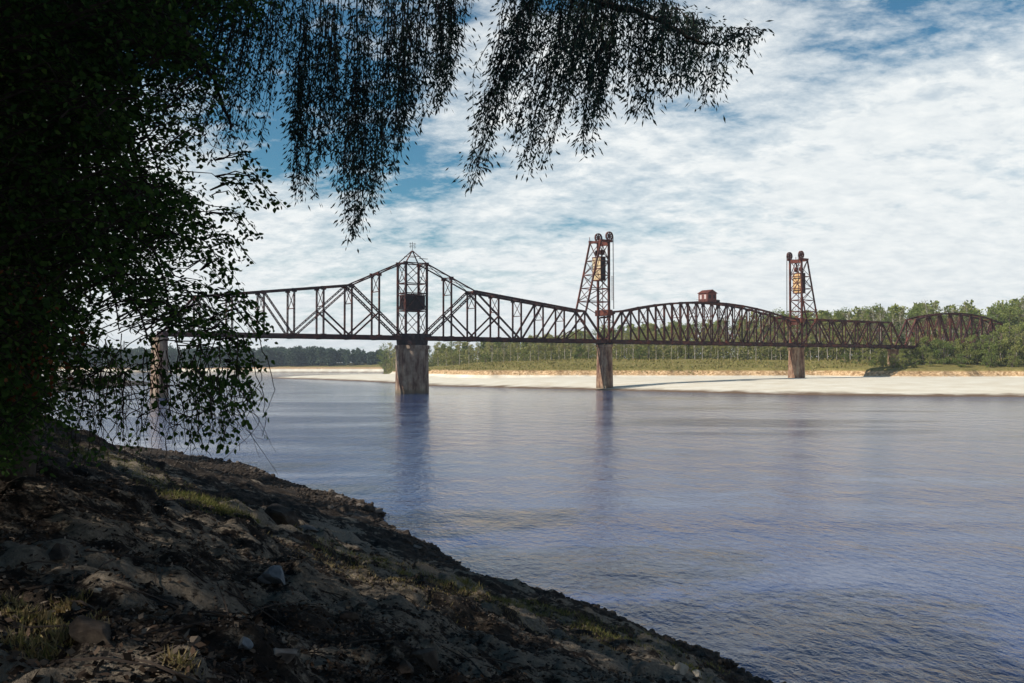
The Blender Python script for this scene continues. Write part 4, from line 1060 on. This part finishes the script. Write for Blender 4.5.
def lay(rot, sc, loc, scale, det, rough, dist):
    mp = nt.nodes.new('ShaderNodeMapping'); mp.inputs['Rotation'].default_value = (0, 0, R(rot)); mp.inputs['Scale'].default_value = (*sc, 1); mp.inputs['Location'].default_value = (*loc, 0)
    nt.links.new(cb_.outputs[0], mp.inputs[0]); return noise(nt, mp.outputs[0], scale, det, rough, dist)
n1 = lay(32, (.8, 1.35), (3.1, 1.7), 2.1, 12, .60, .15)            # long banks of cloud
n4 = lay(44, (1.0, 1.3), (7, 2), 13, 10, .66, .15)               # mottling
n2 = lay(0, (1, 1), (2.0, 5.0), .8, 2, .5, 0)                       # where the cover opens
d1 = math_(nt, 'ADD', math_(nt, 'MULTIPLY', n1.outputs[0], .70), math_(nt, 'MULTIPLY', n4.outputs[0], .34))
hz = nt.nodes.new('ShaderNodeMapRange'); hz.inputs[1].default_value = .06; hz.inputs[2].default_value = .34; hz.inputs[3].default_value = .15; hz.inputs[4].default_value = -.045; nt.links.new(sx.outputs[2], hz.inputs[0])
d2 = math_(nt, 'ADD', math_(nt, 'ADD', d1, hz.outputs[0]), math_(nt, 'MULTIPLY', math_(nt, 'SUBTRACT', n2.outputs[0], .5), .40))
hz2 = nt.nodes.new('ShaderNodeMapRange'); hz2.inputs[1].default_value = .35; hz2.inputs[2].default_value = .55; hz2.inputs[3].default_value = 0; hz2.inputs[4].default_value = -.22; nt.links.new(sx.outputs[2], hz2.inputs[0]); d2 = math_(nt, 'ADD', d2, hz2.outputs[0])
for bx_, by_, rad_, amp_ in [(320, 120, .26, -.14), (215, 60, .30, -.13), (880, 15, .16, -.10), (990, -10, .12, -.06), (820, 75, .08, -.05), (590, 205, .07, -.06), (430, 215, .10, -.07), (640, 90, .20, .05), (950, 160, .2, .06)]:
    dvec = (at(bx_, by_, 1.0) - Vector((0, 0, CH))).normalized()      # openings and banks in the cloud cover, fixed in the sky
    sb = nt.nodes.new('ShaderNodeVectorMath'); sb.operation = 'SUBTRACT'; nt.links.new(tc.outputs['Generated'], sb.inputs[0]); sb.inputs[1].default_value = dvec
    ml = nt.nodes.new('ShaderNodeVectorMath'); ml.operation = 'MULTIPLY'; nt.links.new(sb.outputs[0], ml.inputs[0]); ml.inputs[1].default_value = (1, 1, 1.7)
    ln = nt.nodes.new('ShaderNodeVectorMath'); ln.operation = 'LENGTH'; nt.links.new(ml.outputs[0], ln.inputs[0])
    mr = nt.nodes.new('ShaderNodeMapRange'); mr.interpolation_type = 'SMOOTHSTEP'; mr.inputs[1].default_value = 0; mr.inputs[2].default_value = rad_; mr.inputs[3].default_value = amp_; mr.inputs[4].default_value = 0
    nt.links.new(ln.outputs[1], mr.inputs[0]); d2 = math_(nt, 'ADD', d2, mr.outputs[0])
cr = ramp(nt, [(.40, (0, 0, 0)), (.50, (.6, .6, .6)), (.62, (1, 1, 1))]); nt.links.new(d2, cr.inputs[0])
cc = ramp(nt, [(.34, (5.9, 6.35, 6.6)), (.5, (6.7, 7.05, 7.15)), (.68, (7.5, 7.7, 7.65))]); nt.links.new(n4.outputs[0], cc.inputs[0])
sk = mix(nt, 1.0, sky.outputs[0], (.34, .63, .68), 'MULTIPLY')
col = mix(nt, cr.outputs[0], sk, cc.outputs[0])
nt.links.new(col, bg.inputs[0]); nt.links.new(bg.outputs[0], out.inputs[0])

m = bpy.data.materials.new('thin_haze'); m.use_nodes = True; nt = m.node_tree; nt.nodes.clear(); out = nt.nodes.new('ShaderNodeOutputMaterial')
pv = nt.nodes.new('ShaderNodeVolumePrincipled'); pv.inputs['Density'].default_value = .00013; pv.inputs['Color'].default_value = (.72, .82, .95, 1); pv.inputs['Anisotropy'].default_value = .2
nt.links.new(pv.outputs[0], out.inputs['Volume'])
tag(MB().box((0, 0, 33), (5800, 5800, 74)).build('haze', m), kind='stuff', label='thin pale haze over the river', cat='haze')
S.view_settings.view_transform = 'Standard'; S.view_settings.look = 'None'; S.view_settings.gamma = 1; S.view_settings.exposure = .35
S.render.engine = 'CYCLES'; S.cycles.use_denoising = True
S.cycles.max_bounces = 6; S.cycles.diffuse_bounces = 3; S.cycles.glossy_bounces = 3; S.cycles.transmission_bounces = 3; S.cycles.transparent_max_bounces = 6
S.cycles.caustics_reflective = False; S.cycles.caustics_refractive = False
